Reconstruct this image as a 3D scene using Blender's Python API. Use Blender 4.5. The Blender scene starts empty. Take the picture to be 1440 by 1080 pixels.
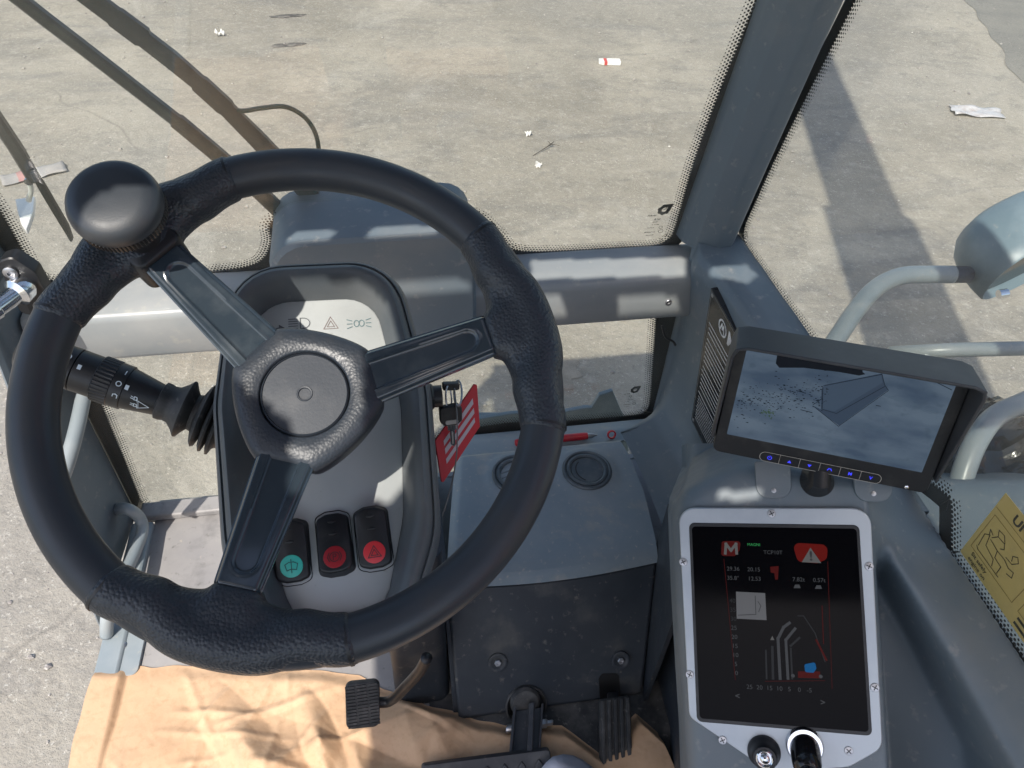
import bpy, bmesh, math, random
from mathutils import Vector as V, noise as MN

random.seed(11)
sc = bpy.context.scene
COL = sc.collection
rad = math.radians

# ---------------------------------------------------------------- camera
F = 1040.0                                   # focal length in photo pixels (1440 wide)
CAM = V((0, 0, 1.3))
_p, _y, _r = rad(44), rad(10.5), rad(2.5)
FW = V((math.sin(_y) * math.cos(_p), math.cos(_y) * math.cos(_p), -math.sin(_p)))
_rt = V((math.cos(_y), -math.sin(_y), 0)); _up = _rt.cross(FW)
RT = math.cos(_r) * _rt + math.sin(_r) * _up
UP = -math.sin(_r) * _rt + math.cos(_r) * _up

def ray(x, y): return RT * ((x - 720) / F) + UP * ((540 - y) / F) + FW
def on(x, y, n, d):                          # pixel -> point on the plane n.p = d
    r = ray(x, y); n = V(n)
    return CAM + r * ((d - n.dot(CAM)) / n.dot(r))
def atX(x, y, v): return on(x, y, (1, 0, 0), v)
def atY(x, y, v): return on(x, y, (0, 1, 0), v)
def atZ(x, y, v): return on(x, y, (0, 0, 1), v)
def atD(x, y, d): return CAM + ray(x, y) * d

cd = bpy.data.cameras.new('camera'); cam = bpy.data.objects.new('camera', cd); COL.objects.link(cam)
cd.sensor_width = 36; cd.lens = 36 * F / 1440; cd.clip_start = 0.02; cd.clip_end = 2000
M = cam.matrix_world.to_4x4()
for i, c in enumerate((RT, UP, -FW)):
    for j in range(3): M[j][i] = c[j]
for j in range(3): M[j][3] = CAM[j]
cam.matrix_world = M
sc.camera = cam

# ---------------------------------------------------------------- light
SUN = V((-0.30, -0.52, 0.80)).normalized()
sd = bpy.data.lights.new('sun', 'SUN'); so = bpy.data.objects.new('sun', sd); COL.objects.link(so)
sd.energy = 3.5; sd.angle = rad(0.5); sd.color = (1.0, 0.94, 0.86)
so.rotation_euler = (-SUN).to_track_quat('-Z', 'Y').to_euler(); so.location = SUN * 30
w = bpy.data.worlds.new('World'); sc.world = w; w.use_nodes = True
nt = w.node_tree; bg = nt.nodes['Background']
sky = nt.nodes.new('ShaderNodeTexSky'); sky.sky_type = 'NISHITA'; sky.sun_disc = False
sky.sun_elevation = math.asin(SUN.z); sky.sun_rotation = math.atan2(SUN.x, SUN.y)
sky.air_density = 1.0; sky.dust_density = 2.0
nt.links.new(sky.outputs[0], bg.inputs[0]); bg.inputs[1].default_value = 0.15
sc.view_settings.view_transform = 'Standard'; sc.view_settings.look = 'None'
sc.view_settings.exposure = 0.62; sc.view_settings.gamma = 1

# ---------------------------------------------------------------- materials
def lin(r, g, b):
    f = lambda c: ((c / 255 + .055) / 1.055) ** 2.4 if c > 10 else c / 255 / 12.92
    return (f(r), f(g), f(b), 1)
def mat(name, base, rough=.5, metal=0, var=(), bump=(), coat=0, emit=None, es=1, spec=.5, rvar=None, coord='Object'):
    m = bpy.data.materials.new(name); m.use_nodes = True
    t = m.node_tree; b = t.nodes['Principled BSDF']; N = t.nodes.new; L = t.links.new
    base = tuple(base[:3]) + (1,)
    b.inputs['Base Color'].default_value = base; b.inputs['Roughness'].default_value = rough
    b.inputs['Metallic'].default_value = metal; b.inputs['Specular IOR Level'].default_value = spec
    b.inputs['Coat Weight'].default_value = coat; b.inputs['Coat Roughness'].default_value = .08
    if emit:
        b.inputs['Emission Color'].default_value = tuple(emit[:3]) + (1,); b.inputs['Emission Strength'].default_value = es
    tc = N('ShaderNodeTexCoord')
    last = None
    for (scale, c2, lo, hi, det) in var:       # noise-masked second colours
        n = N('ShaderNodeTexNoise'); n.inputs['Scale'].default_value = scale; n.inputs['Detail'].default_value = det; n.inputs['Roughness'].default_value = .6
        L(tc.outputs[coord], n.inputs['Vector'])
        mr = N('ShaderNodeMapRange'); mr.inputs[1].default_value = lo; mr.inputs[2].default_value = hi; mr.clamp = True
        L(n.outputs[0], mr.inputs[0])
        mx = N('ShaderNodeMix'); mx.data_type = 'RGBA'
        L(mr.outputs[0], mx.inputs[0]); mx.inputs[7].default_value = tuple(c2[:3]) + (1,)
        if last: L(last, mx.inputs[6])
        else: mx.inputs[6].default_value = base
        last = mx.outputs[2]
    if last: L(last, b.inputs['Base Color'])
    if rvar:
        n = N('ShaderNodeTexNoise'); n.inputs['Scale'].default_value = rvar[0]; n.inputs['Detail'].default_value = 5
        L(tc.outputs[coord], n.inputs['Vector'])
        mr = N('ShaderNodeMapRange'); mr.inputs[1].default_value = .3; mr.inputs[2].default_value = .7
        mr.inputs[3].default_value = rvar[1]; mr.inputs[4].default_value = rvar[2]
        L(n.outputs[0], mr.inputs[0]); L(mr.outputs[0], b.inputs['Roughness'])
    prev = None
    for (kind, scale, dist, st) in bump:
        if kind == 'noise':
            n = N('ShaderNodeTexNoise'); n.inputs['Detail'].default_value = 4; out = n.outputs[0]
        elif kind == 'pebble':
            n = N('ShaderNodeTexVoronoi'); n.feature = 'SMOOTH_F1'; n.inputs['Smoothness'].default_value = .25
            q = N('ShaderNodeMapRange'); q.inputs[1].default_value = .1; q.inputs[2].default_value = .75; q.inputs[3].default_value = 1; q.inputs[4].default_value = 0
            L(n.outputs['Distance'], q.inputs[0]); out = q.outputs[0]
        elif kind == 'cells':
            n = N('ShaderNodeTexVoronoi'); n.feature = 'DISTANCE_TO_EDGE'
            q = N('ShaderNodeMapRange'); q.inputs[1].default_value = 0; q.inputs[2].default_value = .28; q.interpolation_type = 'SMOOTHSTEP'
            L(n.outputs['Distance'], q.inputs[0]); out = q.outputs[0]
        n.inputs['Scale'].default_value = scale
        L(tc.outputs[coord], n.inputs['Vector'])
        bp = N('ShaderNodeBump'); bp.inputs['Strength'].default_value = st; bp.inputs['Distance'].default_value = dist
        L(out, bp.inputs['Height'])
        if prev: L(prev, bp.inputs['Normal'])
        prev = bp.outputs[0]
    if prev: L(prev, b.inputs['Normal'])
    return m

def glass(name, tint, rough=0.0):
    m = bpy.data.materials.new(name); m.use_nodes = True
    t = m.node_tree; t.nodes.clear(); N = t.nodes.new; L = t.links.new
    o = N('ShaderNodeOutputMaterial'); tr = N('ShaderNodeBsdfTransparent'); g = N('ShaderNodeBsdfGlossy'); d = N('ShaderNodeBsdfDiffuse')
    tr.inputs[0].default_value = tuple(tint) + (1,); g.inputs['Roughness'].default_value = rough
    fr = N('ShaderNodeFresnel'); ge = N('ShaderNodeNewGeometry'); io = N('ShaderNodeMapRange'); io.inputs[3].default_value = 1.45; io.inputs[4].default_value = 1 / 1.45
    L(ge.outputs['Backfacing'], io.inputs[0]); L(io.outputs[0], fr.inputs[0])
    mx = N('ShaderNodeMixShader'); L(fr.outputs[0], mx.inputs[0]); L(tr.outputs[0], mx.inputs[1]); L(g.outputs[0], mx.inputs[2])
    # a thin uneven film of dust and rain streaks
    d.inputs[0].default_value = (.55, .52, .46, 1)
    tc = N('ShaderNodeTexCoord'); n = N('ShaderNodeTexNoise'); n.inputs['Scale'].default_value = 5; n.inputs['Detail'].default_value = 7
    L(tc.outputs['Object'], n.inputs['Vector'])
    mr = N('ShaderNodeMapRange'); mr.inputs[1].default_value = .35; mr.inputs[2].default_value = .8; mr.inputs[3].default_value = .02; mr.inputs[4].default_value = .10
    L(n.outputs[0], mr.inputs[0])
    m2 = N('ShaderNodeMixShader'); L(mr.outputs[0], m2.inputs[0]); L(mx.outputs[0], m2.inputs[1]); L(d.outputs[0], m2.inputs[2])
    L(m2.outputs[0], o.inputs[0])
    return m

DUST = (.30, .27, .22)
m_rim = mat('wheel_rubber', (.032, .039, .048), .42, bump=[('noise', 900, .0003, .25)], rvar=(30, .34, .52), var=[(14, (.05, .048, .046), .52, .8, 5)])
m_leather = mat('wheel_leather', (.029, .036, .045), .36, bump=[('pebble', 430, .0005, .8)], rvar=(40, .34, .46), var=[(25, (.036, .041, .047), .5, .85, 4)])
m_hub = mat('hub_leather', (.028, .035, .045), .42, bump=[('pebble', 420, .0003, .45)], rvar=(40, .36, .48), var=[(25, (.045, .047, .05), .5, .85, 4)])
m_gloss = mat('spoke_gloss', (.028, .040, .052), .16, coat=.5, var=[(18, (.07, .085, .095), .5, .75, 6)], rvar=(35, .08, .24), bump=[('noise', 60, .0005, .1)])
m_hubcap = mat('hub_cap_plastic', (.028, .035, .046), .5, var=[(40, (.055, .06, .068), .5, .75, 6)], bump=[('noise', 500, .0003, .3)])
m_trim = mat('cab_trim', (.118, .153, .180), .5, var=[(2.5, (.165, .192, .210), .42, .68, 5), (7, (.19, .205, .21), .55, .80, 9), (60, (.30, .295, .275), .60, .82, 8)], bump=[('noise', 700, .0005, .25)], rvar=(9, .38, .62))
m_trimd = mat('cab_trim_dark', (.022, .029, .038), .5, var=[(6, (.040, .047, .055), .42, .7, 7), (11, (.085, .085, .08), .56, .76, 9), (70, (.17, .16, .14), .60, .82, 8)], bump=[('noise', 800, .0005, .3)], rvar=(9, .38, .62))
m_consoletop = mat('console_top', (.175, .225, .262), .5, var=[(4, (.26, .29, .305), .4, .66, 7), (12, (.34, .325, .29), .56, .74, 9), (110, (.42, .39, .34), .60, .80, 8)], bump=[('noise', 800, .0004, .25)], rvar=(8, .36, .6))
m_pod = mat('column_plastic', (.085, .100, .112), .45, var=[(6, (.14, .145, .145), .45, .7, 6), (60, (.25, .24, .22), .64, .85, 8)], bump=[('noise', 900, .0004, .3)])
m_face = mat('column_face', (.44, .46, .45), .5, var=[(7, (.37, .39, .39), .45, .7, 6), (120, (.3, .29, .26), .66, .8, 6)], bump=[('noise', 1000, .0002, .2)])
m_black = mat('black_plastic', (.013, .014, .016), .42, bump=[('noise', 900, .0003, .25)], var=[(30, (.05, .048, .045), .52, .8, 6)])
m_rubber = mat('black_rubber', (.022, .024, .026), .6, var=[(25, (.09, .088, .085), .42, .72, 6), (120, (.17, .165, .15), .6, .8, 5)])
m_paint = mat('cab_metal_paint', (.25, .27, .275), .38, var=[(5, (.33, .335, .325), .42, .66, 7), (45, (.40, .385, .34), .60, .82, 8)], bump=[('noise', 300, .0004, .15)], rvar=(12, .3, .5))
m_tube = mat('grey_tube_paint', (.25, .29, .31), .33, var=[(9, (.32, .35, .36), .45, .7, 6), (60, (.40, .38, .33), .64, .85, 7)])
m_mirror = mat('mirror_shell', (.13, .185, .215), .42, var=[(8, (.22, .28, .31), .45, .7, 6), (50, (.36, .35, .31), .64, .85, 7)])
m_floor = mat('cab_floor_metal', (.27, .262, .262), .5, var=[(5, (.35, .335, .32), .4, .65, 8), (14, (.17, .165, .165), .52, .74, 9), (60, (.12, .115, .11), .60, .78, 8), (90, (.48, .42, .34), .64, .82, 6)], bump=[('noise', 120, .001, .2)])
m_chrome = mat('chrome', (.75, .76, .78), .14, 1, var=[(60, (.5, .47, .44), .55, .8, 6)])
m_steel = mat('zinc_steel', (.45, .45, .46), .38, 1, var=[(60, (.25, .24, .22), .55, .8, 6)])
m_bezel = mat('brushed_bezel', (.50, .54, .57), .40, .35, var=[(12, (.42, .46, .50), .45, .7, 6)], bump=[('noise', 400, .0002, .15)])
m_screen = mat('screen_glass', (.003, .003, .004), .09, spec=.06, rvar=(6, .05, .16))
m_screenpic = mat('monitor_picture', (.03, .035, .04), .12, emit=(.10, .155, .225), es=.34, spec=.4)
def picture(m):                               # the camera picture itself: streaky, uneven yard ground
    t = m.node_tree; b = t.nodes['Principled BSDF']; tc = t.nodes.new('ShaderNodeTexCoord'); last = None
    for sc_, sy, lo, hi, ca, cb in ((16, 3.2, .36, .64, (.060, .10, .165, 1), (.145, .205, .28, 1)), (90, 1.4, .55, .75, None, (.05, .085, .13, 1)), (7, 1, .55, .75, None, (.17, .225, .30, 1))):
        mp = t.nodes.new('ShaderNodeMapping'); mp.inputs['Scale'].default_value = (1, 1, sy); mp.inputs['Rotation'].default_value = (0, .25, 0)
        n = t.nodes.new('ShaderNodeTexNoise'); n.inputs['Scale'].default_value = sc_; n.inputs['Detail'].default_value = 7
        r = t.nodes.new('ShaderNodeMapRange'); r.inputs[1].default_value = lo; r.inputs[2].default_value = hi; r.inputs[4].default_value = 1 if ca else .6
        x = t.nodes.new('ShaderNodeMix'); x.data_type = 'RGBA'
        t.links.new(tc.outputs['Object'], mp.inputs[0]); t.links.new(mp.outputs[0], n.inputs['Vector']); t.links.new(n.outputs[0], r.inputs[0]); t.links.new(r.outputs[0], x.inputs[0])
        if last: t.links.new(last, x.inputs[6])
        else: x.inputs[6].default_value = ca
        x.inputs[7].default_value = cb; last = x.outputs[2]
    t.links.new(last, b.inputs['Emission Color'])
picture(m_screenpic)
m_pdark = mat('picture_dark', (.008, .009, .011), .2, emit=(.008, .012, .02), es=.28, spec=.2)
m_pmid = mat('picture_bucket', (.02, .03, .04), .2, emit=(.055, .085, .14), es=.28)
m_pmid2 = mat('picture_bucket_inside', (.02, .03, .04), .2, emit=(.075, .115, .18), es=.28)
m_plight = mat('picture_track', (.02, .03, .04), .2, emit=(.125, .185, .255), es=.28)
m_pgreen = mat('picture_weeds', (.02, .03, .02), .2, emit=(.07, .13, .08), es=.28)
m_blue = mat('blue_led', (.02, .02, .2), .4, emit=(.04, .05, .9), es=.9)
m_line = mat('button_outline', (.45, .43, .38), .5)
m_gwhite = mat('screen_white', (.02, .02, .02), .3, spec=.05, emit=(.5, .5, .5), es=.10)
m_gdim = mat('screen_grey', (.02, .02, .02), .3, spec=.05, emit=(.16, .17, .19), es=.15)
m_gfaint = mat('screen_faint', (.01, .01, .01), .3, spec=.05, emit=(.07, .075, .085), es=.16)
m_gred = mat('screen_red', (.05, .005, .005), .3, spec=.05, emit=(.40, .02, .01), es=.11)
m_gdred = mat('screen_dark_red', (.03, .005, .005), .3, spec=.05, emit=(.12, .01, .008), es=.2)
m_gblue = mat('screen_blue', (.0, .02, .05), .3, spec=.05, emit=(.02, .22, .6), es=.2)
m_ggreen = mat('screen_green', (.0, .02, .0), .3, spec=.05, emit=(.05, .35, .12), es=.4)
m_red = mat('red_plastic', (.52, .018, .03), .35, var=[(40, (.40, .03, .04), .5, .75, 5)])
m_redlens = mat('red_lens', (.72, .03, .04), .4)
m_redlens2 = mat('dull_red_lens', (.42, .022, .03), .4)
m_green = mat('teal_lens', (.05, .52, .42), .4)
m_white = mat('white_paint', (.72, .72, .72), .5)
m_sym = mat('printed_symbol', (.09, .10, .11), .6)
m_sym2 = mat('printed_symbol_light', (.20, .16, .15), .6)
m_symc = mat('printed_symbol_teal', (.10, .17, .18), .6)
m_stsym = mat('stalk_print', (.62, .70, .74), .5)
m_plate = mat('plate_black', (.018, .018, .018), .22, rvar=(20, .16, .34))
m_plated = mat('plate_rim', (.16, .17, .17), .4)
m_yellow = mat('sticker_yellow', (.72, .52, .17), .45, var=[(30, (.64, .46, .16), .5, .75, 5)])
m_ink = mat('sticker_ink', (.05, .04, .02), .6)
m_inkb = mat('sticker_line', (.28, .17, .03), .6)
m_paper = mat('kraft_paper', (.575, .375, .225), .7, var=[(4, (.625, .425, .265), .4, .65, 6), (90, (.50, .315, .18), .5, .8, 8)], bump=[('cells', 11, .003, .3), ('cells', 37, .0012, .25), ('noise', 260, .0006, .3)])
m_frit = mat('frit_black', (.012, .012, .012), .35)
m_seal = mat('glass_seal', (.055, .06, .06), .6, var=[(40, (.16, .15, .13), .55, .8, 6)])
m_wiper = mat('wiper_metal', (.045, .055, .055), .4, var=[(15, (.10, .11, .10), .5, .75, 6)])
m_trash = mat('litter_white', (.78, .76, .72), .6, var=[(60, (.6, .55, .5), .5, .75, 4)])
m_trashr = mat('litter_red', (.55, .08, .07), .6)
m_clear = mat('litter_film', (.48, .47, .47), .3, var=[(25, (.38, .34, .32), .45, .7, 4)])
m_bag = mat('black_film', (.012, .013, .015), .22, spec=.6, bump=[('noise', 22, .012, .5)])
m_cloth = mat('pale_cloth', (.55, .56, .62), .8, bump=[('noise', 60, .003, .4)])
m_pebble = mat('pebbles', (.36, .33, .29), .85, var=[(3, (.22, .2, .19), .4, .6, 4), (40, (.58, .55, .5), .55, .7, 3)])
m_boom = mat('boom_paint', (.5, .04, .03), .4)
m_gl = glass('windshield_glass', (.955, .965, .935))
m_glr = glass('side_glass', (.955, .97, .95))

# ---------------------------------------------------------------- mesh tools
WL = {}
def wl(o): return WL.get(o.name, V((0, 0, 0))) if o else V((0, 0, 0))
class Fr:                                    # a local frame: p(a, b, c) = o + a u + b v + c n
    def __init__(s, o, u, v, n): s.o, s.u, s.v, s.n = V(o), V(u).normalized(), V(v).normalized(), V(n).normalized()
    def p(s, a, b, c=0): return s.o + s.u * a + s.v * b + s.n * c
    def px(s, x, y, c=0):
        q = on(x, y, s.n, s.n.dot(s.o) + c) - s.o
        return q.dot(s.u), q.dot(s.v)
    def sub(s, a, b, c=0, rot=0):
        cr, sr = math.cos(rot), math.sin(rot)
        return Fr(s.p(a, b, c), s.u * cr + s.v * sr, s.v * cr - s.u * sr, s.n)
class MB:
    def __init__(s): s.v = []; s.f = []; s.m = []
    def add(s, vs, fs, mi=0):
        k = len(s.v); s.v += [V(q) for q in vs]; s.f += [tuple(i + k for i in f) for f in fs]; s.m += [mi] * len(fs); return s
    def loft(s, secs, cap0=True, cap1=True, closed=True, mi=0):
        n = len(secs[0]); assert all(len(q) == n for q in secs), [len(q) for q in secs]
        vs = [p for q in secs for p in q]; fs = []
        for i in range(len(secs) - 1):
            for j in range(n if closed else n - 1):
                a, b = i * n + j, i * n + (j + 1) % n
                fs.append((a, b, b + n, a + n))
        if cap0: fs.append(tuple(range(n))[::-1])
        if cap1: fs.append(tuple(range((len(secs) - 1) * n, len(secs) * n)))
        return s.add(vs, fs, mi)
    def box(s, c, u, v, n, mi=0):            # half-extent vectors
        c, u, v, n = V(c), V(u), V(v), V(n)
        return s.loft([[c - u - v + n * k, c + u - v + n * k, c + u + v + n * k, c - u + v + n * k] for k in (-1, 1)], mi=mi)
    def bx(s, x0, x1, y0, y1, z0, z1, mi=0):
        return s.box(((x0 + x1) / 2, (y0 + y1) / 2, (z0 + z1) / 2), ((x1 - x0) / 2, 0, 0), (0, (y1 - y0) / 2, 0), (0, 0, (z1 - z0) / 2), mi)
    def prism(s, fr, pts, c0, c1, mi=0, inset=0):
        if inset:
            cx = sum(p[0] for p in pts) / len(pts); cy = sum(p[1] for p in pts) / len(pts)
            R = max(math.hypot(p[0] - cx, p[1] - cy) for p in pts); k = 1 - inset / R
            top = [(cx + (p[0] - cx) * k, cy + (p[1] - cy) * k) for p in pts]
            return s.loft([[fr.p(a, b, c0) for a, b in pts], [fr.p(a, b, c1 - inset * (1 if c1 > c0 else -1)) for a, b in pts], [fr.p(a, b, c1) for a, b in top]], mi=mi)
        return s.loft([[fr.p(a, b, c) for a, b in pts] for c in (c0, c1)], mi=mi)
    def tube(s, pts, r, n=12, cap=True, mi=0):
        pts = [V(p) for p in pts]; rs = r if isinstance(r, (list, tuple)) else [r] * len(pts)
        secs = []; ref = None
        for i, p in enumerate(pts):
            t = (pts[min(i + 1, len(pts) - 1)] - pts[max(i - 1, 0)]).normalized()
            if ref is None:
                ref = V((0, 0, 1)) if abs(t.z) < .9 else V((1, 0, 0))
            a = (ref - t * ref.dot(t)).normalized(); b = t.cross(a); ref = a
            secs.append([p + (a * math.cos(k * 2 * math.pi / n) + b * math.sin(k * 2 * math.pi / n)) * rs[i] for k in range(n)])
        return s.loft(secs, cap, cap, mi=mi)
    def lathe(s, fr, prof, n=32, cap0=True, cap1=True, mi=0):   # profile of (radius, height)
        return s.loft([[fr.p(r * math.cos(k * 2 * math.pi / n), r * math.sin(k * 2 * math.pi / n), h) for k in range(n)] for r, h in prof], cap0, cap1, mi=mi)
    def grid(s, f, nu, nv, mi=0):
        vs = [f(i / nu, j / nv) for i in range(nu + 1) for j in range(nv + 1)]
        fs = [(i * (nv + 1) + j, (i + 1) * (nv + 1) + j, (i + 1) * (nv + 1) + j + 1, i * (nv + 1) + j + 1) for i in range(nu) for j in range(nv)]
        return s.add(vs, fs, mi)
    def strokes(s, fr, lines, wd, c=.0004, mi=0):               # flat printed lines in a frame
        for ln in lines:
            for (a, b) in zip(ln[:-1], ln[1:]):
                dx, dy = b[0] - a[0], b[1] - a[1]; l = math.hypot(dx, dy) or 1e-9
                ex, ey = dx / l * wd * .5, dy / l * wd * .5; nx, ny = -ey, ex
                s.add([fr.p(a[0] - ex + nx, a[1] - ey + ny, c), fr.p(a[0] - ex - nx, a[1] - ey - ny, c), fr.p(b[0] + ex - nx, b[1] + ey - ny, c), fr.p(b[0] + ex + nx, b[1] + ey + ny, c)], [(0, 1, 2, 3)], mi)
                c += .000008
        return s
    def flat(s, fr, pts, c=.0004, mi=0):
        return s.add([fr.p(a, b, c) for a, b in pts], [tuple(range(len(pts)))], mi)
    def text(s, fr, body, size, x, y, c=.0005, align='LEFT', mirror=False, bold=0, mi=0, sx=1):
        cu = bpy.data.curves.new('t', 'FONT'); cu.body = body; cu.size = size; cu.align_x = align; cu.align_y = 'CENTER'; cu.offset = bold; cu.resolution_u = 3
        ob = bpy.data.objects.new('t', cu); COL.objects.link(ob)
        dg = bpy.context.evaluated_depsgraph_get(); dg.update()
        me = ob.evaluated_get(dg).to_mesh()
        k = (-1 if mirror else 1) * sx
        s.add([fr.p(x + q.co.x * k, y + q.co.y, c) for q in me.vertices], [tuple(p.vertices) for p in me.polygons], mi)
        ob.evaluated_get(dg).to_mesh_clear(); bpy.data.objects.remove(ob); bpy.data.curves.remove(cu)
        return s
    def build(s, name, mats, parent=None, ang=40, bevel=0, sub=0, label=None, recalc=True, seg=2):
        o0 = wl(parent) if parent else V((0, 0, 0))
        me = bpy.data.meshes.new(name); me.from_pydata([q - o0 for q in s.v], [], s.f)
        if not isinstance(mats, (list, tuple)): mats = [mats]
        for q in mats: me.materials.append(q)
        me.polygons.foreach_set('material_index', s.m)
        me.polygons.foreach_set('use_smooth', [True] * len(me.polygons))
        if recalc:
            bm = bmesh.new(); bm.from_mesh(me); bmesh.ops.recalc_face_normals(bm, faces=bm.faces); bm.to_mesh(me); bm.free()
        me.update()
        if ang < 180: me.set_sharp_from_angle(angle=rad(ang))
        ob = bpy.data.objects.new(name, me); COL.objects.link(ob)
        if parent: ob.parent = parent
        WL[ob.name] = o0
        if bevel:
            b = ob.modifiers.new('bevel', 'BEVEL'); b.width = bevel; b.segments = seg; b.limit_method = 'ANGLE'; b.angle_limit = rad(35); b.harden_normals = False
        if sub:
            b = ob.modifiers.new('sub', 'SUBSURF'); b.levels = sub; b.render_levels = sub
        if label: ob['label'] = label
        return ob
def thing(name, label, cat, loc, group=None):
    o = bpy.data.objects.new(name, None); COL.objects.link(o); o.location = V(loc); WL[o.name] = V(loc)
    o.empty_display_size = .05
    o['label'] = label; o['category'] = cat
    if group: o['group'] = group
    return o
def tag(o, label, cat, group=None):
    o['label'] = label; o['category'] = cat
    if group: o['group'] = group
    return o
def struct(o, kind='structure'): o['kind'] = kind; return o
def fillet(pts, r, n=6):                      # round the corners of a polygon; r may be a list
    out = []; N = len(pts)
    for i, p in enumerate(pts):
        rr = r[i] if isinstance(r, (list, tuple)) else r
        p = V((p[0], p[1], 0)); a = V((*pts[i - 1], 0)) - p; b = V((*pts[(i + 1) % N], 0)) - p
        la, lb = a.length, b.length; a.normalize(); b.normalize()
        an = a.angle(b) / 2
        if rr <= 0: out.append((p.x, p.y)); continue
        if an > 1.565: out += [(p.x + (b.x - a.x) * .0005 * (k - n / 2), p.y + (b.y - a.y) * .0005 * (k - n / 2)) for k in range(n + 1)]; continue
        d = min(rr / math.tan(an), la * .49, lb * .49); r2 = d * math.tan(an)
        c = p + (a + b).normalized() * (r2 / math.sin(an))
        s0 = p + a * d - c; s1 = p + b * d - c
        tot = s0.angle(s1); sg = 1 if s0.cross(s1).z > 0 else -1
        for k in range(n + 1):
            t = sg * tot * k / n
            out.append((c.x + s0.x * math.cos(t) - s0.y * math.sin(t), c.y + s0.x * math.sin(t) + s0.y * math.cos(t)))
    return out
def polar(pts, n=96, cx=0, cy=0):             # resample an outline by angle, so that outlines loft onto each other
    out = []; N = len(pts)
    for k in range(n):
        t = 2 * math.pi * k / n; d = (math.cos(t), math.sin(t)); best = 0
        for i in range(N):
            ax, ay = pts[i][0] - cx, pts[i][1] - cy; bx_, by_ = pts[(i + 1) % N][0] - cx, pts[(i + 1) % N][1] - cy
            ex, ey = bx_ - ax, by_ - ay; den = d[0] * ey - d[1] * ex
            if abs(den) < 1e-12: continue
            u = (ax * ey - ay * ex) / den; v = (ax * d[1] - ay * d[0]) / den
            if u > 0 and -1e-6 <= v <= 1 + 1e-6: best = max(best, u)
        out.append((cx + d[0] * best, cy + d[1] * best))
    return out
def circ(r, n=24, cx=0, cy=0): return [(cx + r * math.cos(2 * math.pi * k / n), cy + r * math.sin(2 * math.pi * k / n)) for k in range(n)]
def spline(pts, n=8):                         # Catmull-Rom through points
    pts = [V(p) for p in pts]; out = []
    for i in range(len(pts) - 1):
        p0 = pts[max(i - 1, 0)]; p1 = pts[i]; p2 = pts[i + 1]; p3 = pts[min(i + 2, len(pts) - 1)]
        for k in range(n):
            t = k / n
            out.append(.5 * ((2 * p1) + (p2 - p0) * t + (2 * p0 - 5 * p1 + 4 * p2 - p3) * t * t + (3 * p1 - p0 - 3 * p2 + p3) * t ** 3))
    out.append(pts[-1]); return out
def sm(a, b, x): t = min(1, max(0, (x - a) / (b - a))); return t * t * (3 - 2 * t)
def lerp(a, b, t): return a + (b - a) * t
def interp(tab, x):
    if x <= tab[0][0]: return tab[0][1]
    for (a, b), (c, d) in zip(tab[:-1], tab[1:]):
        if x <= c: return b + (d - b) * (x - a) / (c - a)
    return tab[-1][1]
def inpoly(x, y, P):
    c = False; j = len(P) - 1
    for i in range(len(P)):
        if (P[i][1] > y) != (P[j][1] > y) and x < (P[j][0] - P[i][0]) * (y - P[i][1]) / (P[j][1] - P[i][1]) + P[i][0]: c = not c
        j = i
    return c

GZ = -1.3
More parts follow.
